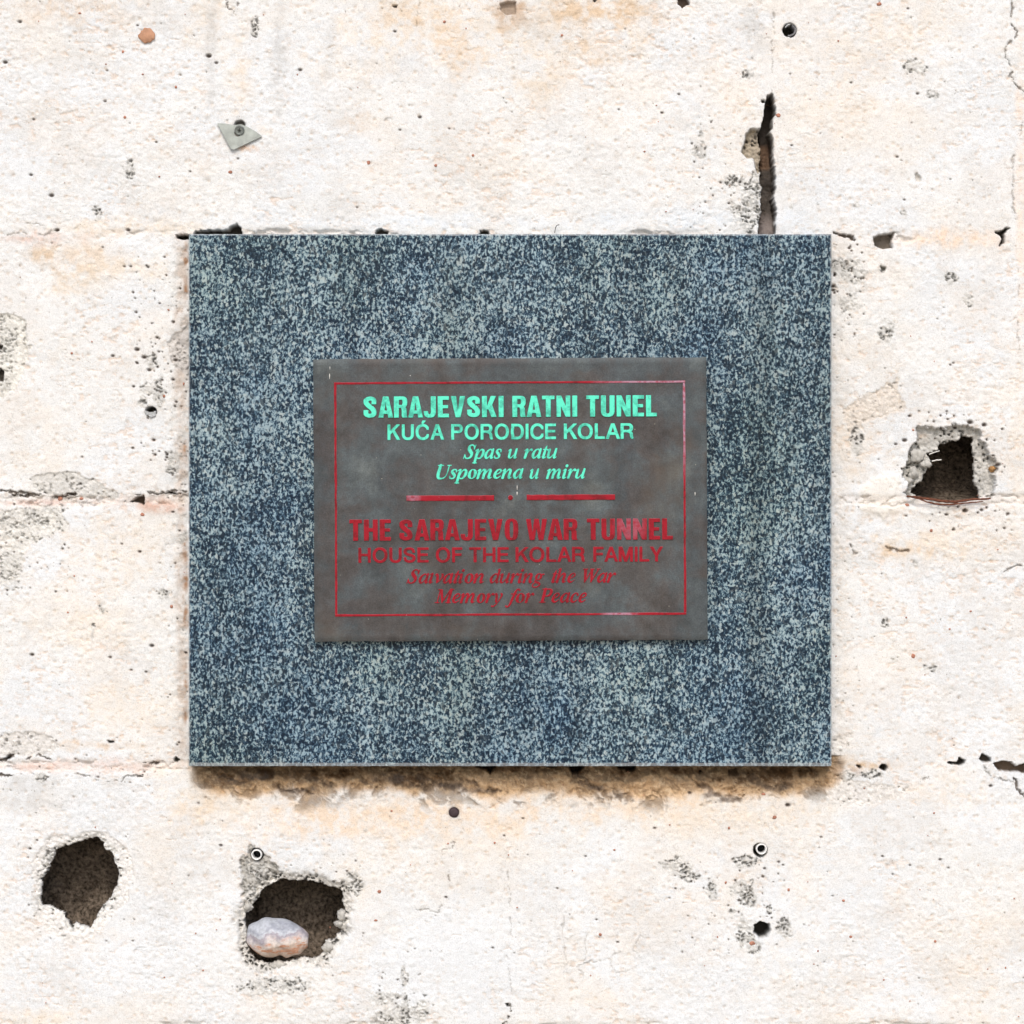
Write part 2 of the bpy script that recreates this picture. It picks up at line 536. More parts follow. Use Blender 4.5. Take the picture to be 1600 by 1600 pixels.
TAN, PEACH, GREY, BEIGE = (0.66, 0.48, 0.30), (0.80, 0.70, 0.575), (0.56, 0.56, 0.55), (0.72, 0.62, 0.50)
for e in [(720, 30, 260, 75, PEACH, .8), (900, 15, 110, 45, TAN, .6), (640, 20, 90, 30, TAN, .35), (990, 18, 60, 25, TAN, .5),
          (330, 30, 60, 60, BEIGE, .4), (800, 20, 40, 40, (0.45, 0.30, 0.19), .5), (110, 15, 130, 30, TAN, .35),
          (840, 80, 120, 60, PEACH, .6), (560, 95, 110, 60, PEACH, .5), (1380, 60, 170, 60, PEACH, .55), (1290, 170, 110, 70, PEACH, .45),
          (370, 150, 30, 80, PEACH, .5), (380, 130, 18, 40, TAN, .2), (120, 400, 90, 35, TAN, .38), (70, 405, 40, 25, TAN, .4),
          (190, 420, 90, 25, PEACH, .8), (120, 440, 60, 30, BEIGE, .6), (200, 355, 200, 18, PEACH, .9),
          (60, 372, 90, 14, (0.70, 0.56, 0.50), .75), (1480, 372, 100, 18, (0.82, 0.68, 0.56), .9), (1450, 850, 150, 30, PEACH, .9),
          (1400, 860, 60, 12, TAN, .5), (1480, 720, 130, 30, PEACH, .35), (180, 860, 120, 70, PEACH, .6), (150, 975, 140, 50, PEACH, .6),
          (200, 1110, 110, 50, PEACH, .6), (130, 1165, 120, 10, TAN, .55), (240, 1200, 70, 18, PEACH, .7), (290, 1250, 60, 40, PEACH, .7),
          (60, 1590, 90, 18, PEACH, .8), (240, 1300, 90, 60, PEACH, .3), (600, 1275, 340, 45, (0.78, 0.64, 0.50), .75), (1120, 1270, 240, 40, PEACH, .75),
          (980, 1255, 200, 30, (0.78, 0.64, 0.50), .6), (700, 1330, 200, 50, PEACH, .35), (560, 1390, 70, 80, PEACH, .5),
          (1350, 1240, 60, 22, GREY, .5), (1480, 1240, 110, 30, PEACH, .6), (340, 1260, 60, 30, BEIGE, .5), (1540, 1500, 70, 160, PEACH, .35),
          (1594, 300, 10, 330, (0.84, 0.73, 0.64), .75), (1590, 700, 22, 160, PEACH, .5), (190, 785, 110, 12, (0.70, 0.58, 0.52), .7),
          (60, 785, 80, 9, (0.66, 0.47, 0.42), .7), (60, 1198, 90, 9, (0.74, 0.55, 0.49), .85), (190, 1200, 70, 12, (0.76, 0.60, 0.54), .8),
          (250, 790, 45, 16, (0.62, 0.42, 0.34), .75), (150, 1195, 150, 14, (0.76, 0.61, 0.55), .6),
          (330, 70, 12, 130, GREY, .55), (435, 90, 16, 140, GREY, .5), (515, 60, 12, 90, GREY, .45), (320, 330, 8, 60, GREY, .3), (375, 110, 16, 80, PEACH, .6), (655, 40, 12, 60, TAN, .3),
          (705, 70, 60, 60, (0.72, 0.55, 0.38), .4), (560, 190, 40, 16, TAN, .3), (630, 95, 20, 12, GREY, .4), (1000, 60, 30, 60, PEACH, .6), (850, 130, 50, 40, (0.72, 0.58, 0.42), .4), (940, 70, 50, 40, TAN, .35),
          (150, 1300, 120, 60, (0.755, 0.79, 0.82), .6), (700, 1480, 260, 120, (0.76, 0.795, 0.825), .7), (1250, 1480, 260, 110, (0.76, 0.795, 0.825), .7), (240, 1480, 180, 100, (0.76, 0.795, 0.825), .7), (1100, 340, 200, 18, (0.75, 0.795, 0.835), .8), (650, 345, 330, 14, (0.75, 0.795, 0.835), .8),
          (840, 45, 40, 30, GREY, .5), (1180, 60, 26, 60, GREY, .45), (280, 690, 14, 90, GREY, .35), (40, 1240, 90, 40, GREY, .5),
          (1380, 800, 60, 20, TAN, .35), (1330, 700, 45, 60, BEIGE, .45), (1345, 1195, 55, 14, TAN, .8), (1325, 1205, 30, 10, (0.35, 0.22, 0.15), .5)]:
    ell(*e)
for y_ in range(380, 1190, 40):       # dirt collected along the plaque's sides; the right also paints in soft shadow
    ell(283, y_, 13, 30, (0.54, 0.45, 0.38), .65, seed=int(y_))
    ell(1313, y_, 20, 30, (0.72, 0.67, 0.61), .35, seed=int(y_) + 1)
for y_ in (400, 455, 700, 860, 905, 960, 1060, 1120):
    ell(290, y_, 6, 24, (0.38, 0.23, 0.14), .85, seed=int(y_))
sl = sub(250, 360, 296, 1200)
D[sl] += (fbm(X[sl], Y[sl], 16, 61) - 0.45) * 4.5 * sm(250, 285, X[sl])
sl = sub(1296, 380, 1345, 1190)
D[sl] += (fbm(X[sl], Y[sl], 18, 62) - 0.45) * 3.5 * (1 - sm(1300, 1345, X[sl]))


# ------------------------------------------------------------------ geometry of features
def polysd(x, y, pts):
    """signed distance to a closed polygon, negative inside"""
    P = np.asarray(pts, dtype=np.float32)
    Q = np.roll(P, -1, axis=0)
    dmin = np.full(x.shape, 1e9, dtype=np.float32)
    ins = np.zeros(x.shape, dtype=bool)
    for (ax, ay), (bx, by) in zip(P, Q):
        vx, vy = bx - ax, by - ay
        L = vx * vx + vy * vy + 1e-9
        t = np.clip(((x - ax) * vx + (y - ay) * vy) / L, 0, 1)
        dmin = np.minimum(dmin, (x - ax - t * vx) ** 2 + (y - ay - t * vy) ** 2)
        c = ((ay > y) != (by > y)) & (x < (bx - ax) * (y - ay) / (by - ay + 1e-12) + ax)
        ins ^= c
    dd = np.sqrt(dmin)
    return np.where(ins, -dd, dd)


def linesd(x, y, pts):
    dmin = np.full(x.shape, 1e9, dtype=np.float32)
    for (ax, ay), (bx, by) in zip(pts[:-1], pts[1:]):
        vx, vy = bx - ax, by - ay
        t = np.clip(((x - ax) * vx + (y - ay) * vy) / (vx * vx + vy * vy + 1e-9), 0, 1)
        dmin = np.minimum(dmin, (x - ax - t * vx) ** 2 + (y - ay - t * vy) ** 2)
    return np.sqrt(dmin)


def box(pts, pad):
    p = np.asarray(pts)
    return sub(p[:, 0].min() - pad, p[:, 1].min() - pad, p[:, 0].max() + pad, p[:, 1].max() + pad)


CONC = (0.55, 0.55, 0.53)


def rubble(sl, m, depth=1.0, c=CONC, cell=7.0, pits=0.35, seed=31, pitd=2.6):
    """broken concrete: proud grit stones with dark pits between them"""
    x, y = X[sl], Y[sl]
    xx = x + (fbm(x, y, 5, seed) - .5) * 7
    yy = y + (fbm(x, y, 5, seed + 1) - .5) * 7
    f1, f2, idv = worley(xx, yy, cell, seed)
    g = np.clip(1 - f1 / (cell * .75), 0, 1)
    fine = fbm(x, y, 3.4, seed + 6, 2)
    h1, _, hid = worley(xx * 1.0 + 40, yy + 9, cell * .55, seed + 2)
    D[sl] += m * (depth - g * 1.1 * (0.4 + idv) - np.clip(1 - h1 / (cell * .4), 0, 1) * .8 + (fine - .5) * 1.8)
    tone = (0.62 + 0.34 * idv + 0.42 * fine + .2 * hid)[..., None] * np.asarray(c, dtype=np.float32)
    A[sl] += (tone - A[sl]) * np.clip(m * 0.9, 0, 1)[..., None]
    p1, _, pid = worley(xx + 77, yy + 31, cell * 0.95, seed + 9)
    clus = sm(0.40, 0.60, fbm(x, y, 14, seed + 4, 3))
    pt = (1 - sm(1.3, 2.6, p1)) * (pid < pits * 1.7) * m * clus
    D[sl] += pt * pitd
    blend(sl, pt * 0.92, (0.06, 0.06, 0.058))


def spall(pts, depth=1.2, c=(0.60, 0.595, 0.57), rough=7, pits=0.15, seed=41, amt=.8):
    sl = box(pts, 20)
    x, y = X[sl], Y[sl]
    sd = polysd(x, y, pts) + (fbm(x, y, 16, seed, 5, 1, .68) - .5) * 2.6 * rough
    m = 1 - sm(-1.5, 1.5, sd)
    blend(sl, np.exp(-((sd - 1.0) / 1.6) ** 2) * sm(.45, .65, fbm(x, y, 20, seed + 3)) * .3, (0.50, 0.38, 0.27))
    D[sl] += m * depth
    lip = np.exp(-((sd - 0.5) / 1.5) ** 2)
    blend(sl, m * amt, c)
    rubble(sl, m * 0.55, 0.2, c, 6, pits, seed)


def patch(cx, cy, rx, ry, pits=0.5, depth=0.6, amt=.8, seed=51, c=CONC):
    sl = sub(cx - rx * 1.6 - 6, cy - ry * 1.6 - 6, cx + rx * 1.6 + 6, cy + ry * 1.6 + 6)
    x, y = X[sl], Y[sl]
    if not x.size:
        return
    r = np.sqrt(((x - cx) / rx) ** 2 + ((y - cy) / ry) ** 2) + (fbm(x, y, 9, seed) - 0.5) * 1.4
    rubble(sl, (1 - sm(.75, 1.1, r)) * amt, depth, c, 5.5, pits, seed)


CAVS = []


def hole(pts, ring=10, rdepth=3.0, jag=3.0, seed=71, cull=True, depth=14.0, c=CONC, ringc=None, pits=.45, tone=(0.10, 0.08, 0.065)):
    sl = box(pts, ring + 22)
    x, y = X[sl], Y[sl]
    raw = polysd(x, y, pts)
    sd = raw + (fbm(x, y, 7, seed, 3) - .5) * 2 * jag + (fbm(x, y, 3.2, seed + 5, 2) - .5) * 2.6
    if ring > 0:
        rw = ring * (0.35 + 1.3 * fbm(x, y, 30, seed + 2, 3))
        m = 1 - sm(rw * 0.4, rw * 1.15, sd)
        rubble(sl, m, rdepth * 0.8, c, 7, pits, seed + 3, 3.0)
        D[sl] += m * rdepth * 0.7 * (1 - sm(0, ring, sd))
    fall = 1 - sm(-1.6, 0.8, sd)
    D[sl] += fall * (5.0 if cull else depth)
    blend(sl, (1 - sm(-1.6, 0.8, sd)) * (.8 if cull else .96), tone)  # hole shade painted into the colour, strongest where not cut through
    if cull:
        HOLE[sl] |= sd < -1.6
        D[sl] = np.where(sd < -1.6, 10.0, D[sl])
    return sl


def crack(pts, w=1.5, depth=2.0, amt=0.9, c=(0.12, 0.09, 0.07), jag=2.5, seed=81, stain=0.0):
    sl = box(pts, 14)
    x, y = X[sl], Y[sl]
    if not x.size:
        return
    xx = x + (fbm(x, y, 8, seed, 4, 1, .7) - .5) * 4.4 * jag
    yy = y + (fbm(x, y, 8, seed + 5, 4, 1, .7) - .5) * 4.4 * jag
    dd = linesd(xx, yy, pts)
    wv = w * 1.5 * sm(.25, .75, fbm(x, y, 11, seed + 8, 3))
    m = (1 - sm(wv * 0.4, wv + 0.5, dd)) * sm(.05, .5, wv)
    if stain:
        blend(sl, (1 - sm(w, w + 8, dd)) * stain, TAN)
    D[sl] += m * depth
    blend(sl, m * amt, c)


def T(pts, sc, ox, oy):
    return [(a / sc + ox, b / sc + oy) for a, b in pts]


# spalled plaster areas
spall([(50, 747), (70, 738), (130, 742), (165, 758), (182, 776), (100, 782), (60, 768)], 1.3)
spall([(-30, 498), (20, 490), (40, 502), (46, 540), (38, 580), (22, 612), (-30, 630)], 1.4, (0.70, 0.69, 0.64), pits=.25, amt=.55)
spall([(258, 535), (275, 520), (300, 508), (300, 590), (270, 572)], 1.6, (0.55, 0.53, 0.51))
spall([(-30, 1160), (25, 1145), (45, 1142), (70, 1148), (98, 1166), (80, 1182), (-30, 1180)], 1.2, (0.66, 0.65, 0.63))
spall([(-30, 800), (95, 792), (108, 825), (45, 850), (30, 905), (-30, 925)], .9, (0.68, 0.67, 0.63), pits=.25, amt=.5)
spall([(70, 1310), (165, 1300), (200, 1330), (208, 1352), (200, 1405), (150, 1460), (110, 1480), (60, 1440), (50, 1350)], 1.2, (0.74, 0.73, 0.71), pits=.08, amt=.6)
spall([(1330, 1150), (1300, 1215), (1420, 1228), (1400, 1250), (1330, 1262), (1290, 1245), (1290, 1150)], .8, (0.70, 0.68, 0.65), pits=.1, amt=.35)
spall([(1318, 640), (1405, 590), (1410, 640), (1350, 660), (1330, 690)], .9, (0.66, 0.60, 0.53), pits=.08, amt=.5)
spall([(375, 1345), (392, 1322), (430, 1350), (440, 1370), (400, 1400), (378, 1400)], 2.2, (0.42, 0.41, 0.38), pits=.6)
# round lump on the right
sl = sub(1320, 715, 1430, 840)
r_ = np.hypot((X[sl] - 1376) / 38, (Y[sl] - 776) / 40) + (fbm(X[sl], Y[sl], 20, 9) - .5) * .6
D[sl] -= (1 - sm(.6, 1.05, r_)) * 2.0
blend(sl, (1 - sm(.8, 1.0, r_)) * .7, (0.83, 0.80, 0.74))

# bed and cross joints
ROWS = [-855, -445, -35, 368, 783, 1197, 1607, 2017, 2427, 2837, 3247, 3657]
wobx = (F(60, 91) - .5) * 14 + (F(14, 92, 3) - .5) * 6
woby = (F(60, 93) - .5) * 14 + (F(14, 94, 3) - .5) * 6
row = np.zeros(X.shape, dtype=np.int32)
jd = np.full(X.shape, 1e9, dtype=np.float32)
for k_, ly in enumerate(ROWS):
    row += (Y + woby > ly)
    jd = np.minimum(jd, np.abs(Y + woby - ly))
off = np.where(row % 2 == 1, 398.0, -3.0)
vx_ = (X + wobx - off) / 800.0
colid = np.floor(vx_).astype(np.int32)
vd = np.abs(vx_ - np.round(vx_)) * 800
hj = jd < 9
vj = (~hj) & (vd < 8)
vis = sm(.44, .64, F(120, 95))
D += (1 - sm(3, 16, jd)) * (0.1 + 0.8 * vis) + (1 - sm(5, 10, jd)) * vis * (0.4 + 3.2 * sm(.42, .62, F(13, 96, 4, 1.6, .65))) + (1 - sm(3, 12, vd)) * 0.3 * vis
blend(FULL, (1 - sm(6, 13, jd)) * vis * 0.3, (0.76, 0.67, 0.60))
far = (X < -30) | (X > 1630) | (Y < -30) | (Y > 1630)
blend(FULL, far * (1 - sm(4, 14, jd)) * .6, (0.55, 0.45, 0.38))
blend(FULL, far * (1 - sm(4, 14, vd)) * .5, (0.55, 0.45, 0.38))

for (p, w, dp, am) in [
    ([(-20, 764), (12, 769), (28, 767), (45, 773), (70, 771), (90, 776), (118, 772)], 2.0, 3.0, .8),
    ([(20, 776), (32, 774), (45, 776)], 2.0, 3, .9), ([(105, 772), (115, 774)], 2, 3, .9),
    ([(196, 784), (208, 776), (222, 770), (240, 769), (262, 771), (275, 766), (293, 767)], 1.8, 3, .7),
    ([(-20, 1187), (8, 1187), (16, 1180), (22, 1184)], 2.2, 3, .9), ([(44, 1187), (60, 1181), (78, 1186)], 1.8, 2, .8),
    ([(226, 1192), (252, 1191)], 1.6, 2.5, .9), ([(-20, 1209), (12, 1213), (20, 1210), (27, 1207)], 1.5, 2.5, .9),
    ([(50, 1206), (60, 1219), (66, 1214), (72, 1214)], 1.5, 2, .7), ([(118, 1208), (150, 1216), (162, 1223), (186, 1220), (200, 1214), (222, 1211), (242, 1206)], .9, 1.5, .6),
    ([(214, 1212), (224, 1211)], 2, 3, .9),
    ([(1580, -10), (1583, 40), (1590, 54), (1586, 60)], 1.3, 2, .7), ([(1578, 66), (1570, 78), (1572, 92), (1582, 104), (1579, 120), (1587, 132), (1605, 146)], 1.2, 2, .6),
    ([(1600, 190), (1588, 225), (1584, 240), (1582, 300), (1588, 345)], .7, 1.5, .35), ([(1592, 420), (1590, 560)], .6, 1.2, .3),
    ([(1585, 1214), (1590, 1234), (1604, 1248)], 2.0, 3, .9), ([(1538, 1196), (1546, 1212), (1584, 1222)], .7, 1.5, .5),
    ([(1385, 855), (1400, 861), (1420, 862)], 1.6, 2, .7), ([(1568, 892), (1585, 885), (1605, 884)], 1.2, 2, .55), ([(1326, 850), (1336, 866)], 1.5, 2, .5),
    ([(795, 1360), (797, 1390), (795, 1430), (799, 1462)], .6, .9, .35), ([(797, 1490), (796, 1520), (798, 1555)], .6, .9, .3), ([(795, 1570), (797, 1588), (784, 1604)], 1.8, 3, .85),
    ([(353, -10), (355, 12), (366, 19), (371, 6)], 1.0, 1.5, .75), ([(366, 20), (377, 36)], .6, 1, .4), ([(1210, 20), (1208, 60), (1206, 112), (1204, 146)], .6, 1, .4),
    ([(655, -8), (654, 20), (648, 42)], .8, 1, .35), ([(705, 1318), (712, 1314)], 1.0, 1, .6), ([(688, 1328), (702, 1327), (710, 1320)], .9, 1, .6),
    ([(703, 1362), (700, 1376)], .8, 1, .6), ([(650, 1420), (672, 1424), (686, 1426), (690, 1414)], .9, 1, .4), ([(1484, 150), (1498, 144), (1516, 140)], .6, .8, .4),
    ([(0, 369), (30, 362), (60, 368), (90, 360)], .8, 1, .45), ([(40, 349), (70, 352), (92, 350)], .8, 1, .4), ([(716, 1280), (728, 1298)], .5, .8, .4),
    ([(180, 1240), (178, 1262)], .4, .5, .2), ([(1000, 1545), (1040, 1548)], .5, .6, .3), ([(1305, 366), (1320, 368), (1340, 374)], 2.6, 5, .9),
    ([(30, 1200 + 120), (28, 1200 + 128)], 1, 1, .2), ([(1440, 1218), (1452, 1214)], .8, 1, .5)]:
    crack(p, w, dp, am, seed=int(abs(p[0][0]) + p[0][1]) % 97 + 3)
# craquelure
sl = sub(850, 1380, 1040, 1560)
f1, f2, _ = worley(X[sl] + (fbm(X[sl], Y[sl], 14, 3) - .5) * 14, Y[sl] + (fbm(X[sl], Y[sl], 14, 4) - .5) * 14, 42, 2)
rr = np.hypot((X[sl] - 935) / 85, (Y[sl] - 1465) / 80)
m = (1 - sm(.5, 1.5, f2 - f1)) * (1 - sm(.7, 1.0, rr)) * sm(.35, .55, fbm(X[sl], Y[sl], 30, 5))
D[sl] += m * .8
blend(sl, m * .45, (0.35, 0.33, 0.31))

# pitted grey patches
for i, e in enumerate([(202, 262, 8, 16, .6), (151, 330, 8, 13, .3), (398, 42, 7, 14, .9), (1092, 236, 12, 13, .8), (1096, 208, 7, 6, .8),
                       (1429, 103, 20, 11, .8), (1444, 116, 6, 4, .9), (1456, 147, 11, 9, .8), (1168, 113, 10, 8, .8), (1385, 518, 14, 18, 1.0), (1487, 433, 12, 9, .9), (1514, 468, 9, 12, .6), (1378, 420, 5, 7, .8),
                       (1178, 300, 20, 30, .9), (1175, 338, 30, 26, 1.0), (1141, 284, 14, 12, .6), (1190, 260, 8, 20, .7),
                       (1058, 1352, 24, 16, .9), (1078, 1368, 14, 12, .9), (1112, 1393, 9, 18, .9), (1158, 1388, 18, 18, 1.0), (1172, 1408, 14, 14, .9), (1165, 1346, 20, 9, .8),
                       (1163, 1452, 14, 24, 1.0), (1176, 1478, 12, 16, .7), (1225, 1448, 12, 20, .6), (1143, 1424, 6, 5, .8), (1202, 1422, 5, 8, .8),
                       (1338, 320, 7, 5, .8), (1412, 331, 5, 5, .9), (1236, 324, 4, 5, .6), (632, 1528, 5, 18, 1.0), (634, 1575, 6, 22, 1.0), (612, 1588, 40, 18, .5), (600, 1560, 26, 12, .3), (656, 1580, 12, 20, .4),
                       (405, 1362, 18, 22, 1.0), (398, 1400, 10, 22, .9), (4, 530, 22, 34, 1.0), (2, 598, 14, 20, 1.0), (30, 810, 60, 14, .7), (90, 794, 24, 6, .9), (8, 890, 30, 30, .6),
                       (272, 722, 12, 20, 1.0), (236, 560, 9, 14, .5), (230, 605, 14, 12, .6), (250, 615, 10, 22, .5), (222, 628, 8, 8, .6), (284, 840, 9, 10, .8), (62, 1214, 14, 8, 1.0), (255, 930, 10, 10, .6),
                       (1335, 428, 20, 24, .6), (1312, 415, 12, 16, .6), (1330, 470, 16, 16, .4), (1430, 880, 6, 6, .6), (1447, 1044, 5, 6, 1.0), (1458, 1045, 5, 6, 1.0), (1384, 976, 6, 10, .5), (1398, 1028, 8, 6, .5),
                       (1340, 690, 12, 22, .4), (1150, 980 + 260, 20, 10, .5), (160, 250 + 700, 6, 10, .5), (145, 985, 4, 14, .8), (398, 1480, 14, 22, .7), (550, 1380, 16, 20, .8), (430, 1540, 60, 14, .35), (1360, 1210, 24, 7, .8), (1323, 1212, 16, 8, .9), (1272, 1236, 12, 6, .9),
                       (160, 1325, 20, 12, .6), (75, 1345, 14, 22, .7), (60, 1410, 14, 14, .5)]):
    patch(*(e[:5] if e[0] > 60 else e[:4] + (e[4] * .6,)), depth=.5, seed=100 + i * 2, amt=.8 if e[0] > 60 else .5)

# recess under the slab, with dirt and the slab's shade painted together
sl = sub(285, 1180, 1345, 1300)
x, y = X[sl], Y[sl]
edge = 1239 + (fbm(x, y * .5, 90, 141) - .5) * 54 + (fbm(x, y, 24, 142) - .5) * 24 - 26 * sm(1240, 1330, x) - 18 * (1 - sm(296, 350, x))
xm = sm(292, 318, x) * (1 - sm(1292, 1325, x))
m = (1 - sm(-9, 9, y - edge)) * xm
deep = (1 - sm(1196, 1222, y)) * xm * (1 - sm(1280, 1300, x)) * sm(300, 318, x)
q = x * .88 + y * .9
wx = (fbm(x, y, 34, 150) - .5) * 50
wy = (fbm(x, y, 34, 151) - .5) * 40
fol = fbm((x * .8 + y * .5 + wx) * .7, (y * .8 - x * .45 + wy) * 1.25, 20, 143, 5, 1, .62)
D[sl] += m * 2.4 + deep * 7.5 + (fbm(x, y, 18, 144) - .5) * 7 * m + (fol - .5) * 5 * m
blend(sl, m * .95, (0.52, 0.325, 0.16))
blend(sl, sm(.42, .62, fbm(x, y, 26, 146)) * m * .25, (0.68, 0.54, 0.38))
blend(sl, (1 - sm(1199, 1222, y + (fbm(x, y, 34, 147, 5, 1, .65) - .5) * 90)) * xm * .93, (0.10, 0.055, 0.028))  # darkest along the edge, where the slab's shade is painted in
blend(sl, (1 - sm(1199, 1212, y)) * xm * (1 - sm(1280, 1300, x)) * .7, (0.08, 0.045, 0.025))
st = sm(.53, .66, fol) * (1 - sm(6, 30, y - edge)) * xm
blend(sl, st * .72, (0.11, 0.08, 0.055))
D[sl] += st * 1.5 + (fbm(x, y, 5.5, 171, 3) - .5) * 3.4 * m
blend(sl, m * sm(.52, .62, fbm(x, y, 6, 172, 3, 1, .7)) * .55, (0.20, 0.12, 0.065))
blend(sl, m * sm(.58, .66, fbm(x, y, 5, 173, 3, 1, .7)) * .6, (0.70, 0.54, 0.36))
hal = (1 - sm(-10, 26, y - edge)) * xm
blend(sl, hal * .3, (0.70, 0.52, 0.34))
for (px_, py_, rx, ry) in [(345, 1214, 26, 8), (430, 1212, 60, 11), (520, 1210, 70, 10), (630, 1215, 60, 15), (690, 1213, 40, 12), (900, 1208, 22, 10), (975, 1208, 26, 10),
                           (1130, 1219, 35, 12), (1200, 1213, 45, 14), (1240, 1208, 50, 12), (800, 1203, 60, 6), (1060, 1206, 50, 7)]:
    ell(px_, py_, rx, ry, (0.13, 0.075, 0.038), .9, .8, 9, int(px_) + 3)  # dark blobs: shade below the slab coloured in with the dirt
for i_, (pts_, w_) in enumerate([([(345, 1212), (370, 1222), (392, 1218)], 4), ([(430, 1226), (455, 1238), (485, 1241)], 4), ([(480, 1216), (500, 1226), (520, 1228)], 5), ([(596, 1210), (640, 1226), (668, 1232)], 6), ([(655, 1214), (690, 1226), (722, 1234)], 6),
                             ([(730, 1222), (760, 1234), (790, 1240)], 5), ([(898, 1214), (930, 1232), (985, 1251)], 6), ([(1095, 1230), (1130, 1245), (1155, 1250)], 5), ([(1175, 1214), (1200, 1234), (1240, 1226)], 6), ([(560, 1220), (590, 1228)], 4)]):
    sl_ = box(pts_, 24)
    x_, y_ = X[sl_], Y[sl_]
    dd_ = linesd(x_ + (fbm(x_, y_, 12, 160 + i_) - .5) * 16, y_ + (fbm(x_, y_, 12, 180 + i_, 4, 1, .65) - .5) * 20, pts_)
    m_ = (1 - sm(w_ * .2, w_ * 1.3, dd_)) * sm(.3, .55, fbm(x_, y_, 7, 190 + i_))
    D[sl_] += m_ * 2.2
    blend(sl_, m_ * .75, (0.17, 0.125, 0.09))
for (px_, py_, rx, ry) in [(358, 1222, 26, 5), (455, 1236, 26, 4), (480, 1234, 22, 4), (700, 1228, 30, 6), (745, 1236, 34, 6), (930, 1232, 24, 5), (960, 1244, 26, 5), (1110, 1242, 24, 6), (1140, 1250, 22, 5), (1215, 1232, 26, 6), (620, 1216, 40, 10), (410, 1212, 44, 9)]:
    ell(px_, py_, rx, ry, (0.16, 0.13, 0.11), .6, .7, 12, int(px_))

# holes into the hollow blocks
H1 = T([(545, 445), (600, 428), (640, 465), (655, 510), (700, 535), (715, 590), (745, 650), (735, 710), (705, 790), (650, 860), (600, 930), (570, 1000), (520, 995), (470, 965), (440, 990), (410, 930), (400, 905), (330, 870), (265, 860), (250, 830), (262, 740), (255, 695), (300, 640), (330, 570), (345, 510), (380, 490), (430, 480), (480, 465)], 4, 0, 1200)
hole(H1, 8, 1.2, 2.2, 201, c=(0.66, 0.66, 0.64), pits=.25)
H2 = T([(500, 570), (560, 545), (750, 545), (860, 560), (950, 580), (1010, 610), (1090, 620), (1120, 660), (1105, 740), (1135, 790), (1130, 815), (1075, 830), (1080, 870), (1110, 905), (1060, 920), (1090, 970), (1115, 1000), (1060, 1035), (1040, 1075), (960, 1085), (950, 1140), (960, 1170), (910, 1230), (820, 1255), (740, 1240), (640, 1270), (480, 1290), (420, 1290), (330, 1265), (290, 1200), (275, 1150), (262, 1100), (250, 1000), (240, 930), (245, 850), (290, 790), (340, 730), (390, 640), (450, 600)], 5.714, 340, 1280)
hole(H2, 17, 3.2, 2.6, 211, pits=.6, c=(0.58, 0.57, 0.54))
rc3 = T([(430, 210), (640, 240), (800, 230), (1000, 200), (1250, 300), (1300, 500), (1440, 700), (1380, 850), (1400, 1080), (1330, 1100), (290, 1090), (270, 830), (300, 680), (330, 500), (400, 400), (430, 330)], 8, 1380, 640)
sl = box(rc3, 20)
sd = polysd(X[sl], Y[sl], rc3) + (fbm(X[sl], Y[sl], 14, 222, 5, 1, .7) - .5) * 22
m = 1 - sm(-3, 1.5, sd)
rubble(sl, m, 2.0, (0.46, 0.455, 0.43), 8, .6, 223)
D[sl] += m * 5.5
ell(1445, 680, 14, 8, (0.55, 0.36, 0.22), .6)
ell(1452, 690, 16, 10, (0.22, 0.19, 0.16), .6)
H3 = T([(1000, 320), (1040, 330), (1110, 340), (1140, 370), (1125, 430), (1130, 510), (1150, 600), (1145, 680), (1160, 760), (1155, 850), (1150, 930), (1180, 960), (1210, 1020), (1210, 1110), (1100, 1130), (960, 1150), (800, 1150), (640, 1130), (480, 1100), (390, 1060), (350, 1040), (380, 990), (430, 925), (490, 890), (520, 870), (525, 810), (560, 780), (580, 720), (610, 650), (560, 550), (700, 500), (720, 430), (800, 405), (870, 385), (940, 390), (970, 370)], 8, 1380, 640)
hole(H3, 0, 0, 2.0, 231)
# ledge under the right hole
sl = sub(1410, 770, 1560, 830)
m = (1 - sm(.6, 1.1, np.hypot((X[sl] - 1482) / 66, (Y[sl] - 796) / 14)))
D[sl] -= m * 0.8
H4 = T([(740, 120), (775, 110), (790, 160), (800, 220), (810, 300), (780, 350), (775, 420), (750, 470), (780, 520), (785, 600), (790, 750), (800, 900), (805, 1000), (790, 1100), (805, 1200), (806, 1480), (650, 1480), (660, 1350), (680, 1250), (680, 1100), (690, 1000), (665, 940), (670, 800), (680, 700), (680, 600), (660, 560), (650, 480), (680, 420), (700, 330), (715, 230)], 6.154, 1080, 130)
rc4 = T([(580, 435), (670, 450), (690, 620), (690, 830), (640, 860), (600, 730), (520, 700), (488, 660), (520, 560), (530, 480)], 6.154, 1080, 130)
sl = box(rc4, 14)
sd = polysd(X[sl], Y[sl], rc4) + (fbm(X[sl], Y[sl], 8, 242) - .5) * 5
m = 1 - sm(-2, 1.5, sd)
rubble(sl, m, 2.0, (0.34, 0.29, 0.22), 8, .5, 243)
D[sl] += m * 7
sl = box(H4, 10)
x, y = X[sl], Y[sl]
sd = polysd(x, y, H4) + (fbm(x, y, 6, 244, 3) - .5) * 3
sd = sd - 1.0 + (fbm(x, y, 5, 246, 2) - .5) * 1.8
fall = 1 - sm(-1.0, 0.6, sd)
D[sl] += fall * (32 + (fbm(x, y, 22, 245) - .5) * 8 - 16 * sm(325, 362, y))
blend(sl, (1 - sm(-.6, 1.2, sd)) * .95, (0.075, 0.06, 0.05))  # the slot's shade painted in near black
blend(sl, (1 - sm(-4, 0, sd)) * sm(215, 225, y) * (1 - sm(255, 262, y)) * .7, (0.32, 0.20, 0.13))
blend(sl, (1 - sm(-4, 0, sd)) * sm(320, 345, y) * .7, (0.32, 0.28, 0.27))
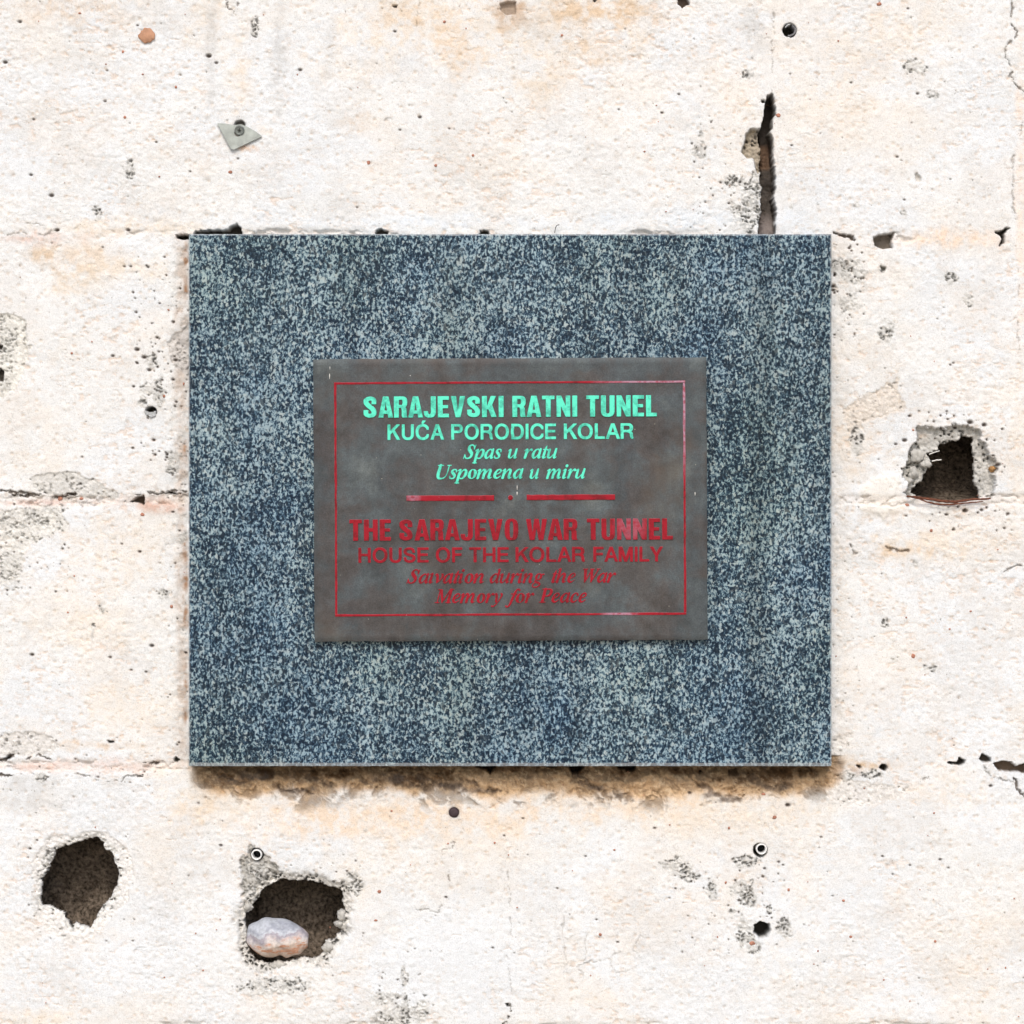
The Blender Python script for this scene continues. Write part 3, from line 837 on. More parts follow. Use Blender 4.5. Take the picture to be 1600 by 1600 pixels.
# smaller openings (deep pockets of the height field)
DARK = (0.05, 0.042, 0.035)  # painted shade for pockets too shallow to go black by themselves
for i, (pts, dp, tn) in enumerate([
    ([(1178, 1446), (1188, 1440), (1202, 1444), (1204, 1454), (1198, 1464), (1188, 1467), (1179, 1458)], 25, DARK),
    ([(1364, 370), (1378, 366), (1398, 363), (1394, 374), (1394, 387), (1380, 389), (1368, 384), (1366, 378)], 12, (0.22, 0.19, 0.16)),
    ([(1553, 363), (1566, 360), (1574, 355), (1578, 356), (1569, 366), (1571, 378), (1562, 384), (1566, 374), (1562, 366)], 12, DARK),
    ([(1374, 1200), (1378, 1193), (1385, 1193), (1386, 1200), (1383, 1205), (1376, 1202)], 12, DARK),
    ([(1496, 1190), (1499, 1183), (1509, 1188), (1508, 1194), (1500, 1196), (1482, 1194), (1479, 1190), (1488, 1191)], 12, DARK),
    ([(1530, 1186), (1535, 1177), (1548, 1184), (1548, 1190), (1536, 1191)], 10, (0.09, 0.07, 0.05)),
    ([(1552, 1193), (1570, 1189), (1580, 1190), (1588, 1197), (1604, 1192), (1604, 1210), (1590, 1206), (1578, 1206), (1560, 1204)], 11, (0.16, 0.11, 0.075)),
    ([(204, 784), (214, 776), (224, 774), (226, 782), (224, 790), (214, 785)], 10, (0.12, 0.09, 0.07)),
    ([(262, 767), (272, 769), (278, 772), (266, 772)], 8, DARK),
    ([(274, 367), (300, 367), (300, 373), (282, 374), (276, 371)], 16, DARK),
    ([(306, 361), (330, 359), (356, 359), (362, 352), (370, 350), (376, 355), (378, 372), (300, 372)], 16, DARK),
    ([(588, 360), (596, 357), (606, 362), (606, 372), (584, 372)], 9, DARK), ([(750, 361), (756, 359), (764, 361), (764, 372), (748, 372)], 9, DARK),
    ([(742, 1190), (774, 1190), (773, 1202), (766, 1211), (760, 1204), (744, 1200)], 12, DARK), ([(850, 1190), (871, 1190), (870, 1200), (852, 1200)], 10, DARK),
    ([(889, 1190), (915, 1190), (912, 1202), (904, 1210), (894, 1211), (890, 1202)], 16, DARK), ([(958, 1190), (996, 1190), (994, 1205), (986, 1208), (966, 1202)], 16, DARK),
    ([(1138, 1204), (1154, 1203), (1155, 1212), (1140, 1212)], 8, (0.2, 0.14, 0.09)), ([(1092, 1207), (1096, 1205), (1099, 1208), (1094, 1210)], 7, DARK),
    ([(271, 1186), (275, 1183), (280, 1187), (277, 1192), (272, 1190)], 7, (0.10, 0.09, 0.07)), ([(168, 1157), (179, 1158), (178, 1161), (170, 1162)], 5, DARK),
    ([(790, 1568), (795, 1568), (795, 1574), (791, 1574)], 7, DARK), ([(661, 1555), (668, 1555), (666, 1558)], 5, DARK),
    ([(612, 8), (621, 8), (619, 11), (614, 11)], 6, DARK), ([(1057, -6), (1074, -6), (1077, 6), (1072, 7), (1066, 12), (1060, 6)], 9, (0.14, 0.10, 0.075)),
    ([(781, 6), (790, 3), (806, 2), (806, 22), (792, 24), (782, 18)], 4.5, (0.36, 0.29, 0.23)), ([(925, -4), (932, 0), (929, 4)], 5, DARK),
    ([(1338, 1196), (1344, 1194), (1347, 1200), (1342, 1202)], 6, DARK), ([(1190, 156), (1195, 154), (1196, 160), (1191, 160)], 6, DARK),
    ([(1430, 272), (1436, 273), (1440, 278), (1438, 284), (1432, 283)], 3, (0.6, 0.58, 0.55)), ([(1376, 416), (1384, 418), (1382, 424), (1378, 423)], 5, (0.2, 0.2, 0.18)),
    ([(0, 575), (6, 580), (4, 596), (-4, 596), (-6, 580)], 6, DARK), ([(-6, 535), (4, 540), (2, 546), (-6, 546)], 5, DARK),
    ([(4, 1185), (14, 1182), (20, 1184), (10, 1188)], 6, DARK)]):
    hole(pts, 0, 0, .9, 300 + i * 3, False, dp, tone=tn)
# round bores for the fixings
for (cx, cy, r, dp) in [(401, 1335.5, 10.3, 24), (1188, 1328.5, 11.2, 24), (1234, 47, 11.0, 24), (236, 643, 8.6, 20), (374.5, 196, 9, 5), (709.5, 1269.5, 8.6, 3)]:
    sl = sub(cx - 20, cy - 20, cx + 20, cy + 20)
    rr = np.hypot(X[sl] - cx, Y[sl] - cy) + (fbm(X[sl], Y[sl], 6, int(cx)) - .5) * 1.6
    fall = 1 - sm(r - 2.0, r + .4, rr)
    D[sl] += fall * dp
    blend(sl, (1 - sm(r - 2, r + .2, rr)) * .95, (0.03, 0.028, 0.026))
    blend(sl, (1 - sm(r, r + 5, rr)) * .25, (0.45, 0.43, 0.40))
ell(385, 232, 30, 8, (0.66, 0.42, 0.26), .7)      # rust under the zinc plate
ell(420, 205, 20, 10, PEACH, .5)

# small dark pits and red grit, scattered and at the spots where they show
pr = np.random.default_rng(5)
pits = [(31, 34, 2.4), (8, 97, 2.8), (215, 40, 1.6), (167, 110, 1.6), (164, 158, 1.8), (52, 186, 1.8), (244, 222, 1.6), (297, 268, 1.5), (48, 273, 2.2), (80, 305, 3.0), (89, 359, 2.6), (200, 359, 2.6), (326, 87, 3.4), (338, 98, 2.2), (372, 248, 1.6), (282, 117, 1.4),
        (469, 109, 2.4), (617, 49, 2.0), (656, 183, 2.4), (625, 203, 1.6), (702, 201, 1.5), (558, 324, 1.6), (1234 - 200, 176, 1.8), (1061, 147, 1.8), (977, 45, 1.4), (967, 171, 1.5), (1235, 115, 1.4), (1419, 13, 1.6), (1330, 129, 1.7), (1237, 227, 1.6), (1402, 245, 1.8), (1413, 312, 1.5),
        (1434, 146, 2), (1485, 1150 - 870, 1.4), (310, 1200 + 55, 1.6), (817, 1279, 1.6), (788, 1306, 1.6), (915, 1338, 1.5), (932, 1437, 1.5), (965, 1472, 1.8), (871, 1388, 1.5), (770, 1481, 1.7), (697, 1402, 1.9), (345, 1321, 2.2), (47, 1326, 2), (1023, 1294, 2), (1078, 1239, 2.4), (1231, 1258, 3.2), (1155, 1407, 2.2), (1217, 1347, 1.8), (1046, 1403, 1.4), (1283, 1308, 1.8),
        (1379, 1178 + 160, 1.7), (1469, 1343, 1.9), (1482, 1356, 1.5), (1422, 1352, 1.5), (1301, 1400, 1.4), (1395, 1366, 1.5), (1548, 1228, 2.4), (218, 862, 2.2), (50, 1023, 2.6), (237, 1009, 2.8), (228, 1050, 1.8), (205, 1047, 1.6), (172, 1027, 2), (190, 850, 1.5), (270, 800, 2), (290, 1020, 2),
        (204, 416, 1.8), (231, 417, 2), (160, 386, 1.5), (194, 416, 1.8), (176, 556, 2.2), (214, 546, 3.0), (225, 558, 3.0), (233, 578, 2.6), (207, 700, 2), (128, 714, 1.5), (1490, 567, 1.6), (1485, 570, 1.6), (1575, 803, 2.2), (1479, 804, 2.4), (1508, 798, 3.4), (1534, 797, 2.4), (1416, 806, 1.5), (1302, 447, 3), (1302, 453, 2.6), (1414, 688, 3), (1400, 694, 2), (1538, 664, 3), (1516, 660, 3.4), (1494, 668, 2.2), (1481, 655, 1.6), (1560, 726, 3), (1552, 712, 2.0)]
for (x_, y_) in zip(pr.uniform(0, 1600, 420), pr.uniform(0, 1600, 420)):
    pits.append((x_, y_, float(pr.uniform(.6, 1.35))))
for (x0_, y0_, x1_, y1_, n_, lo_, hi_) in [(205, 400, 290, 720, 90, .8, 2.6), (262, 380, 294, 1180, 50, .8, 2.2), (1302, 380, 1350, 540, 55, .8, 2.4), (1300, 540, 1345, 1180, 45, .7, 1.8),
                                          (1080, 180, 1188, 360, 40, .8, 2.2), (1050, 1340, 1240, 1490, 60, .8, 2.2), (40, 1300, 210, 1480, 50, .7, 1.8),
                                          (375, 1340, 570, 1540, 70, .8, 2.2), (1400, 640, 1575, 830, 60, .9, 2.4), (0, 740, 130, 930, 50, .8, 2.2), (0, 1150, 240, 1260, 50, .7, 1.9), (590, 1520, 670, 1600, 30, .8, 2.0)]:
    for x_, y_ in zip(pr.uniform(x0_, x1_, n_), pr.uniform(y0_, y1_, n_)):
        pits.append((x_, y_, float(pr.triangular(lo_, lo_, hi_))))
for (cx, cy, r) in pits:
    sl = sub(cx - r * 2 - 2, cy - r * 2 - 2, cx + r * 2 + 3, cy + r * 2 + 3)
    rr = np.hypot((X[sl] - cx) * (0.7 + 0.6 * ((cx * 7) % 1)), Y[sl] - cy)
    m = 1 - sm(r * .4, r * 1.15 + .3, rr)
    D[sl] += m * r * 1.2
    blend(sl, m * (.9 if r > 1.4 else .65), (0.13, 0.10, 0.085))
for i in range(260):          # tiny shell-shaped scuffs
    cx, cy = pr.uniform(0, 1600, 2)
    a = pr.uniform(-.5, .5)
    L = pr.uniform(3, 9)
    crack([(cx - L, cy + a * L), (cx, cy - pr.uniform(0, 2)), (cx + L, cy - a * L)], pr.uniform(.4, 1.0), .6, pr.uniform(.2, .5),
          (0.55, 0.38, 0.25) if pr.random() < .7 else (0.42, 0.42, 0.42), 2.0, 400 + i)

# ------------------------------------------------------------------ wall: split into blocks and joints
wall = thing('block_wall', 'rough whitewashed wall of hollow concrete blocks behind the granite slab', 'wall', (0, 0, 0))
PX = ((X - 800) * S).astype(np.float32)
PZ = (ZC + (800 - Y) * S).astype(np.float32)
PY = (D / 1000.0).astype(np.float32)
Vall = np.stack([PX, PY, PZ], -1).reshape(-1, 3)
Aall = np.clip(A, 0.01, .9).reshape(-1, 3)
fx, fy = (xs[:-1] + xs[1:]) / 2, (ys[:-1] + ys[1:]) / 2
fh = HOLE[:-1, :-1] | HOLE[1:, :-1] | HOLE[:-1, 1:] | HOLE[1:, 1:]
FXg, FYg = np.meshgrid(fx, fy)
behind = (FXg > 330) & (FXg < 1266) & (FYg > 400) & (FYg < 1160)
reg = np.where(hj[:-1, :-1], 100000 + np.argmin(np.abs((Y + woby)[..., None] - np.array(ROWS)), -1)[:-1, :-1],
               np.where(vj[:-1, :-1], 200000 + row[:-1, :-1] * 100 + (np.round(vx_[:-1, :-1]).astype(int) + 50),
                        row[:-1, :-1] * 100 + colid[:-1, :-1] + 50))
idx = np.arange(NX * NY).reshape(NY, NX)
q = np.stack([idx[:-1, :-1], idx[1:, :-1], idx[1:, 1:], idx[:-1, 1:]], -1)
keep = ~(fh | behind)
# skirts round the holes
sk_a, sk_b, sk_r = [], [], []


def skirt(mask, a, b, r):
    sk_a.append(a[mask])
    sk_b.append(b[mask])
    sk_r.append(r[mask])


skirt(keep[:-1] & fh[1:], q[:-1, :, 1], q[:-1, :, 2], reg[:-1])
skirt(keep[1:] & fh[:-1], q[1:, :, 3], q[1:, :, 0], reg[1:])
skirt(keep[:, :-1] & fh[:, 1:], q[:, :-1, 2], q[:, :-1, 3], reg[:, :-1])
skirt(keep[:, 1:] & fh[:, :-1], q[:, 1:, 0], q[:, 1:, 1], reg[:, 1:])
sk_a, sk_b, sk_r = map(np.concatenate, (sk_a, sk_b, sk_r))
regf = reg[keep]
qf = q[keep]
order = np.argsort(regf, kind='stable')
regf, qf = regf[order], qf[order]
ids, start = np.unique(regf, return_index=True)
start = list(start) + [len(regf)]
for k_, rid in enumerate(ids):
    f = qf[start[k_]:start[k_ + 1]]
    if len(f) < 12:
        pass
    name = 'concrete_block' if rid < 100000 else 'mortar_joint'
    u, inv = np.unique(f.ravel(), return_inverse=True)
    V = Vall[u]
    Cc = Aall[u]
    Ff = inv.reshape(-1, 4)
    mk = sk_r == rid
    if mk.any():
        a, b = sk_a[mk], sk_b[mk]
        n0 = len(V)
        uu, iv = np.unique(np.concatenate([a, b]), return_inverse=True)
        back = Vall[uu].copy()
        back[:, 1] = 0.030 + 0.004 * np.sin(np.arange(len(uu)) * 1.7)
        hc = np.array([((cx_ - 800) * S, ZC + (800 - cy_) * S) for cx_, cy_ in ((124, 1378), (462, 1432), (1488, 735))])
        dv = back[:, None, [0, 2]] - hc[None]
        nn = np.argmin((dv ** 2).sum(-1), 1)
        dv = dv[np.arange(len(dv)), nn]
        back[:, [0, 2]] += dv / (np.linalg.norm(dv, axis=1, keepdims=True) + 1e-6) * .0065
        V = np.concatenate([V, Vall[uu], back])
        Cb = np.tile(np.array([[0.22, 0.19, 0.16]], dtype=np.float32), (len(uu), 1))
        Cc = np.concatenate([Cc, Cb, Cb])
        n = len(a)
        m_ = len(uu)
        ia, ib = iv[:n], iv[n:]
        Ff = np.concatenate([Ff, np.stack([n0 + ia, n0 + ib, n0 + m_ + ib, n0 + m_ + ia], -1)])
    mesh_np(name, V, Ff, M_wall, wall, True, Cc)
# mortar behind the slab
x0, z0, _ = (322 - 800) * S, ZC + (800 - 392) * S, 0
x1, z1 = (1274 - 800) * S, ZC + (800 - 1168) * S
y_ = .006
mesh_np('mortar_bed', [(x0, y_, z0), (x1, y_, z0), (x1, y_, z1), (x0, y_, z1)], [(0, 1, 2, 3)], M_agg, wall, False)
# the wall's body behind the face
wx0, wx1 = (xs[0] - 800) * S, (xs[-1] - 800) * S
wz0, wz1 = ZC + (800 - ys[-1]) * S, ZC + (800 - ys[0]) * S


def boxmesh(name, a, b, mat, parent=None, smooth=False):
    (xa, ya, za), (xb, yb, zb) = a, b
    V = [(xa, ya, za), (xb, ya, za), (xb, yb, za), (xa, yb, za), (xa, ya, zb), (xb, ya, zb), (xb, yb, zb), (xa, yb, zb)]
    Fs = [(0, 3, 2, 1), (4, 5, 6, 7), (0, 1, 5, 4), (1, 2, 6, 5), (2, 3, 7, 6), (3, 0, 4, 7)]
    return mesh_np(name, V, Fs, mat, parent, smooth)


boxmesh('rear_shell', (wx0, .16, wz0), (wx1, .2, wz1), M_agg, wall)
boxmesh('coping', (wx0, -.001, wz1 + .0006), (wx1, .2, wz1 + .03), M_agg, wall)


def cavity(x0, y0, x1, y1, back, slope=0.0, seed=0):
    """the hollow chamber inside a block: displaced back, sides, roof and floor"""
    n = 46
    V, Fs = [], []
    prof = [(.012, 1.0), (.03, 1.0), (.05, .99), (back * .8, .96), (back * .97, .88)]
    cx, cy = (x0 + x1) / 2, (y0 + y1) / 2
    hx, hy = (x1 - x0) / 2, (y1 - y0) / 2
    R = np.random.default_rng(seed)
    g = np.linspace(-1, 1, n)
    U, Vv = np.meshgrid(g, g)
    px = cx + U * hx
    py = cy + Vv * hy
    rad = np.maximum(np.abs(U), np.abs(Vv))
    dep = back - (back - .010) * sm(.80, 1.0, rad) ** 2 + (fbm(px, py, 14, 500 + seed) - .5) * .016 + (fbm(px, py, 40, 510 + seed) - .5) * .02
    dep = np.maximum(dep - slope * sm(.15, .95, Vv) * (1 - sm(.80, 1.0, rad)), .016)
    dep = np.where(rad > .999, .009, dep)
    Pp = np.stack([(px - 800) * S, dep, ZC + (800 - py) * S], -1).reshape(-1, 3)
    ii = np.arange(n * n).reshape(n, n)
    qq = np.stack([ii[:-1, :-1], ii[1:, :-1], ii[1:, 1:], ii[:-1, 1:]], -1).reshape(-1, 4)
    return mesh_np('block_cavity', Pp, qq, M_cav, wall, True)


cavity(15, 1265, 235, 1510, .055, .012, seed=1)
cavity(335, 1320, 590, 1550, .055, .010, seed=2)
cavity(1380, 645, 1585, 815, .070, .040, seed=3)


# ------------------------------------------------------------------ pebbles, grit
def pebble(name, cx, cy, rx, ry, out, dep, mat, parent, seed=0, lumps=.12, n=14, tilt=0.0, extra=None):
    V, Fs = [], []
    R = random.Random(seed)
    ph = [R.uniform(0, 6.28) for _ in range(6)]
    m = n * 2
    for i in range(n + 1):
        t = math.pi * i / n
        for j in range(m):
            p = 2 * math.pi * j / m
            dx, dy, dz = math.sin(t) * math.cos(p), math.sin(t) * math.sin(p), math.cos(t)
            k = 1 + lumps * (math.sin(3 * dx + ph[0]) + math.sin(4 * dy + ph[1]) + math.sin(3.4 * dz + ph[2])) / 2 + lumps * .35 * math.sin(9 * dx + 7 * dz + ph[3])
            x, y, z = dx * k * rx * S, dy * k * dep * S, dz * k * ry * S
            if extra:
                if 1: x, y, z = extra(x / (rx * S), y / (dep * S), z / (ry * S))
                x, y, z = x * rx * S, y * dep * S, z * ry * S
            c, s_ = math.cos(tilt), math.sin(tilt)
            V.append((x * c - z * s_, y, x * s_ + z * c))
    for i in range(n):
        for j in range(m):
            a, b = i * m + j, i * m + (j + 1) % m
            Fs.append((a, a + m, b + m, b))
    return mesh_np(name, V, Fs, mat, parent, True, loc=W(cx, cy, out))


for i, (cx, cy, r) in enumerate([(434, 1507, 11), (533, 1430, 9), (529, 1444, 7), (512, 1479, 9), (386, 1416, 9), (1434, 712, 12), (1446, 724, 9), (1428, 738, 8), (1420, 752, 7), (1208, 296, 3)]):
    if r > 4:
        pebble('aggregate_pebble', cx, cy, r, r * .85, -.0045, r * .7, M_agg, wall, i, .32, 12)
pebble('clay_pebble', 229.5, 55.5, 13, 11.5, .0005, 4, M_clay, wall, 3, .22)
pebble('clay_pebble', 1550, 733, 5.5, 4.5, -.0045, 3, plain('ochre_clay', (0.36, 0.20, 0.08), .85, 0, .5), wall, 8, .35, 12)
gv, gf = [], []
gr = random.Random(11)
grit = [(125, 21, 2.6), (192, 81, 2.8), (223, 116, 2.2), (275, 136, 2.6), (195, 183, 3.6), (360, 269, 4.6), (249, 276, 2), (576, 254, 3.4), (739, 243, 3.6), (681, 259, 2.8), (694, 34, 3.0), (1374, 6, 4.2), (1310, 64, 2.2), (878, 55, 2.2), (1216, 180, 4.2), (1007, 237, 2.4),
        (92, 779, 4.6), (126, 779, 4.2), (222, 804, 3.6), (112, 552, 2.6), (256, 619, 3.2), (287, 600, 2.6), (263, 484, 2.2), (268, 948, 3.6), (106, 957, 2), (116, 900, 1.8), (1175, 1474, 6.2), (1139, 1294, 2.8), (1210, 1277, 3.8), (1193, 1241, 3.4), (1134, 1379, 3.2), (1232, 1390, 2.6), (1121, 1464, 2),
        (593, 1393, 4), (587, 1438, 3), (960, 1328, 2), (773, 1317, 2.2), (938, 1460, 2.6), (808, 1418, 2), (923, 1524, 2), (1318, 1407, 3.2), (1329, 1464, 2.8), (1461, 1471, 3), (1381, 1531, 2), (1278, 1486, 2), (1427, 1025, 4.2), (1455, 829, 3.4), (1517, 955, 2.4), (1484, 983, 2.2), (1416, 965, 2), (1418, 789, 4), (1427, 672, 2.6), (1459, 1286 - 16, 2.2),
        (700, 1318, 2), (1350, 1232, 2.4), (612, 1267, 2), (1571, 1512, 1.8), (257, 1457 + 70, 2), (306, 1458, 2), (269, 1290 + 90, 1.6), (1543, 1514, 1.6)]
for _ in range(110):
    grit.append((gr.uniform(5, 1595), gr.uniform(5, 1595), gr.uniform(.8, 1.7)))
for (cx, cy, r) in grit:
    if cx < 0:
        continue
    if 290 < cx < 1302 and 360 < cy < 1199:
        continue
    j, i_ = np.searchsorted(ys, cy), np.searchsorted(xs, cx)
    yb = PY[j, i_]
    b = len(gv)
    n = 8
    sx, sz, ph = gr.uniform(.7, 1.15), gr.uniform(.7, 1.15), gr.uniform(0, 6)
    rad_ = [r * gr.uniform(.75, 1.1) for _ in range(n)]
    for lv, (kk, dy_) in enumerate([(1.0, .001), (.85, -.0005), (.4, -.0009)]):
        for a in range(n):
            t = a / n * 6.283 + ph
            gv.append(((cx - 800 + rad_[a] * kk * sx * math.cos(t)) * S, yb + dy_, ZC + (800 - cy + rad_[a] * kk * sz * math.sin(t)) * S))
    for lv in range(2):
        for a in range(n):
            gf.append((b + lv * n + a, b + lv * n + (a + 1) % n, b + (lv + 1) * n + (a + 1) % n, b + (lv + 1) * n + a))
    gf.append(tuple(b + 2 * n + a for a in range(n)))
mesh_np('brick_grit', gv, gf, M_rgrit, wall, True)['kind'] = 'stuff'

# ------------------------------------------------------------------ granite slab
slab_out = 0.019
slab = thing('granite_slab', 'thick blue-grey speckled granite slab fixed to the wall behind the bronze plaque', 'stone slab', W(797, 781, 0))


def slab_mesh():
    k = (CAMD - slab_out) / CAMD
    cx, cz = W(797, 781, 0)[0], W(797, 781, 0)[2]
    x0, x1 = (294.5 - 800) * S * k - cx, (1299.5 - 800) * S * k - cx
    z1, z0 = (800 - 365.5) * S * k + ZC - cz, (800 - 1197.5) * S * k + ZC - cz
    ch = 0.0011
    cb = 0.0027
    V, Fs, mi = [], [], []
    n = 160
    R = np.random.default_rng(3)
    # outline points round the slab with slight chipping
    pts = []
    for i in range(n):
        pts.append((x0 + (x1 - x0) * i / n, z0, 0, 1))
    for i in range(n):
        pts.append((x1, z0 + (z1 - z0) * i / n, -1, 0))
    for i in range(n):
        pts.append((x1 - (x1 - x0) * i / n, z1, 0, -1))
    for i in range(n):
        pts.append((x0, z1 - (z1 - z0) * i / n, 1, 0))
    N = len(pts)
    rings = []
    for lv, (inset, yy) in enumerate([(0, .004), (0, -slab_out + .0014), (.12, -slab_out + .0006), (1, -slab_out)]):
        rg_ = []
        for i, (x, z, nx, nz) in enumerate(pts):
            c = cb if nz == 1 else ch
            # corners: inset both ways
            ix = nx
            iz = nz
            if i % n == 0:
                ix = [1, -1, -1, 1][i // n]
                iz = [1, 1, -1, -1][i // n]
            cxx = cb if iz == 1 else ch
            chip = 0
            if lv >= 1:
                chip = max(0, R.normal(0, .00022))
            s_ = inset
            rg_.append((x + ix * (s_ * ch + chip), yy, z + iz * (s_ * (cxx if iz == 1 else ch) + chip)))
        rings.append(len(V))
        V += rg_
    for lv in range(3):
        for i in range(N):
            a, b = rings[lv] + i, rings[lv] + (i + 1) % N
            Fs.append((a, b, b + N, a + N))
            mi.append(1)
    c = len(V)
    V.append(((x0 + x1) / 2, -slab_out, (z0 + z1) / 2))
    for i in range(N):
        Fs.append((rings[3] + i, rings[3] + (i + 1) % N, c))
        mi.append(0)
    return V, Fs, mi


V_, F_, mi_ = slab_mesh()
slab_face = [i for i, m_ in enumerate(mi_) if m_ == 0]
mesh_np('stone_body', V_, F_, None, slab, False, mats=[M_gran, M_gran_e], midx=mi_)

# ------------------------------------------------------------------ bronze plaque
PT = 0.0065
ROT = math.radians(0.28)
pl_c = (797.5, 780.5)
plaque = thing('bronze_plaque', 'dark weathered bronze plaque with green and red raised lettering on the granite slab', 'plaque', W(*pl_c, slab_out))
plaque.rotation_euler = (0, -ROT, 0)
KP = (CAMD - slab_out - PT) / CAMD


def L(px, py):
    """photo-plan point on the plaque face to the plaque's own axes"""
    wx, wz = (px - 800) * S * KP, (800 - py) * S * KP
    ox, oz = W(*pl_c, slab_out)[0], W(*pl_c, slab_out)[2] - ZC
    dx, dz = wx - ox, wz - oz
    c, s_ = math.cos(-ROT), math.sin(-ROT)
    return dx * c - dz * s_, dx * s_ + dz * c


def plaque_mesh():
    hw, hh = 307.3 * S * KP, 220.8 * S * KP
    n, mrow = 120, 90
    gx = np.linspace(-1, 1, n)
    gz = np.linspace(-1, 1, mrow)
    U, Vv = np.meshgrid(gx, gz)
    x = U * hw + (fbm(Vv * 400, U * 0 + 3, 30, 601) - .5) * .0009 * (np.abs(U) > .999)
    z = Vv * hh + (fbm(U * 600, Vv * 0 + 5, 30, 602) - .5) * .0011 * (np.abs(Vv) > .999)
    e = np.minimum((1 - np.abs(U)) * hw, (1 - np.abs(Vv)) * hh)
    y = -PT + (1 - sm(0, .0011, e)) * .0009 - np.exp(-((e - .0016) / .0008) ** 2) * .00025 + (fbm(U * 600, Vv * 440, 60, 603) - .5) * .0006
    P = np.stack([x, y, z], -1).reshape(-1, 3)
    ii = np.arange(n * mrow).reshape(mrow, n)
    qq = np.stack([ii[:-1, :-1], ii[:-1, 1:], ii[1:, 1:], ii[1:, :-1]], -1).reshape(-1, 4)
    loop = list(ii[0, :]) + list(ii[1:, -1]) + list(ii[-1, :-1][::-1]) + list(ii[1:-1, 0][::-1])
    base = len(P)
    bk = P[loop].copy()
    bk[:, 1] = .0005
    rim = P[loop].copy()
    P = np.concatenate([P, rim, bk])
    m = len(loop)
    a = np.arange(m)
    b = (a + 1) % m
    sk = np.stack([base + a, base + m + a, base + m + b, base + b], -1)
    return P, np.concatenate([qq, sk])


PV, PF = plaque_mesh()
mesh_np('metal_sheet', PV, PF, M_plaq, plaque, True)


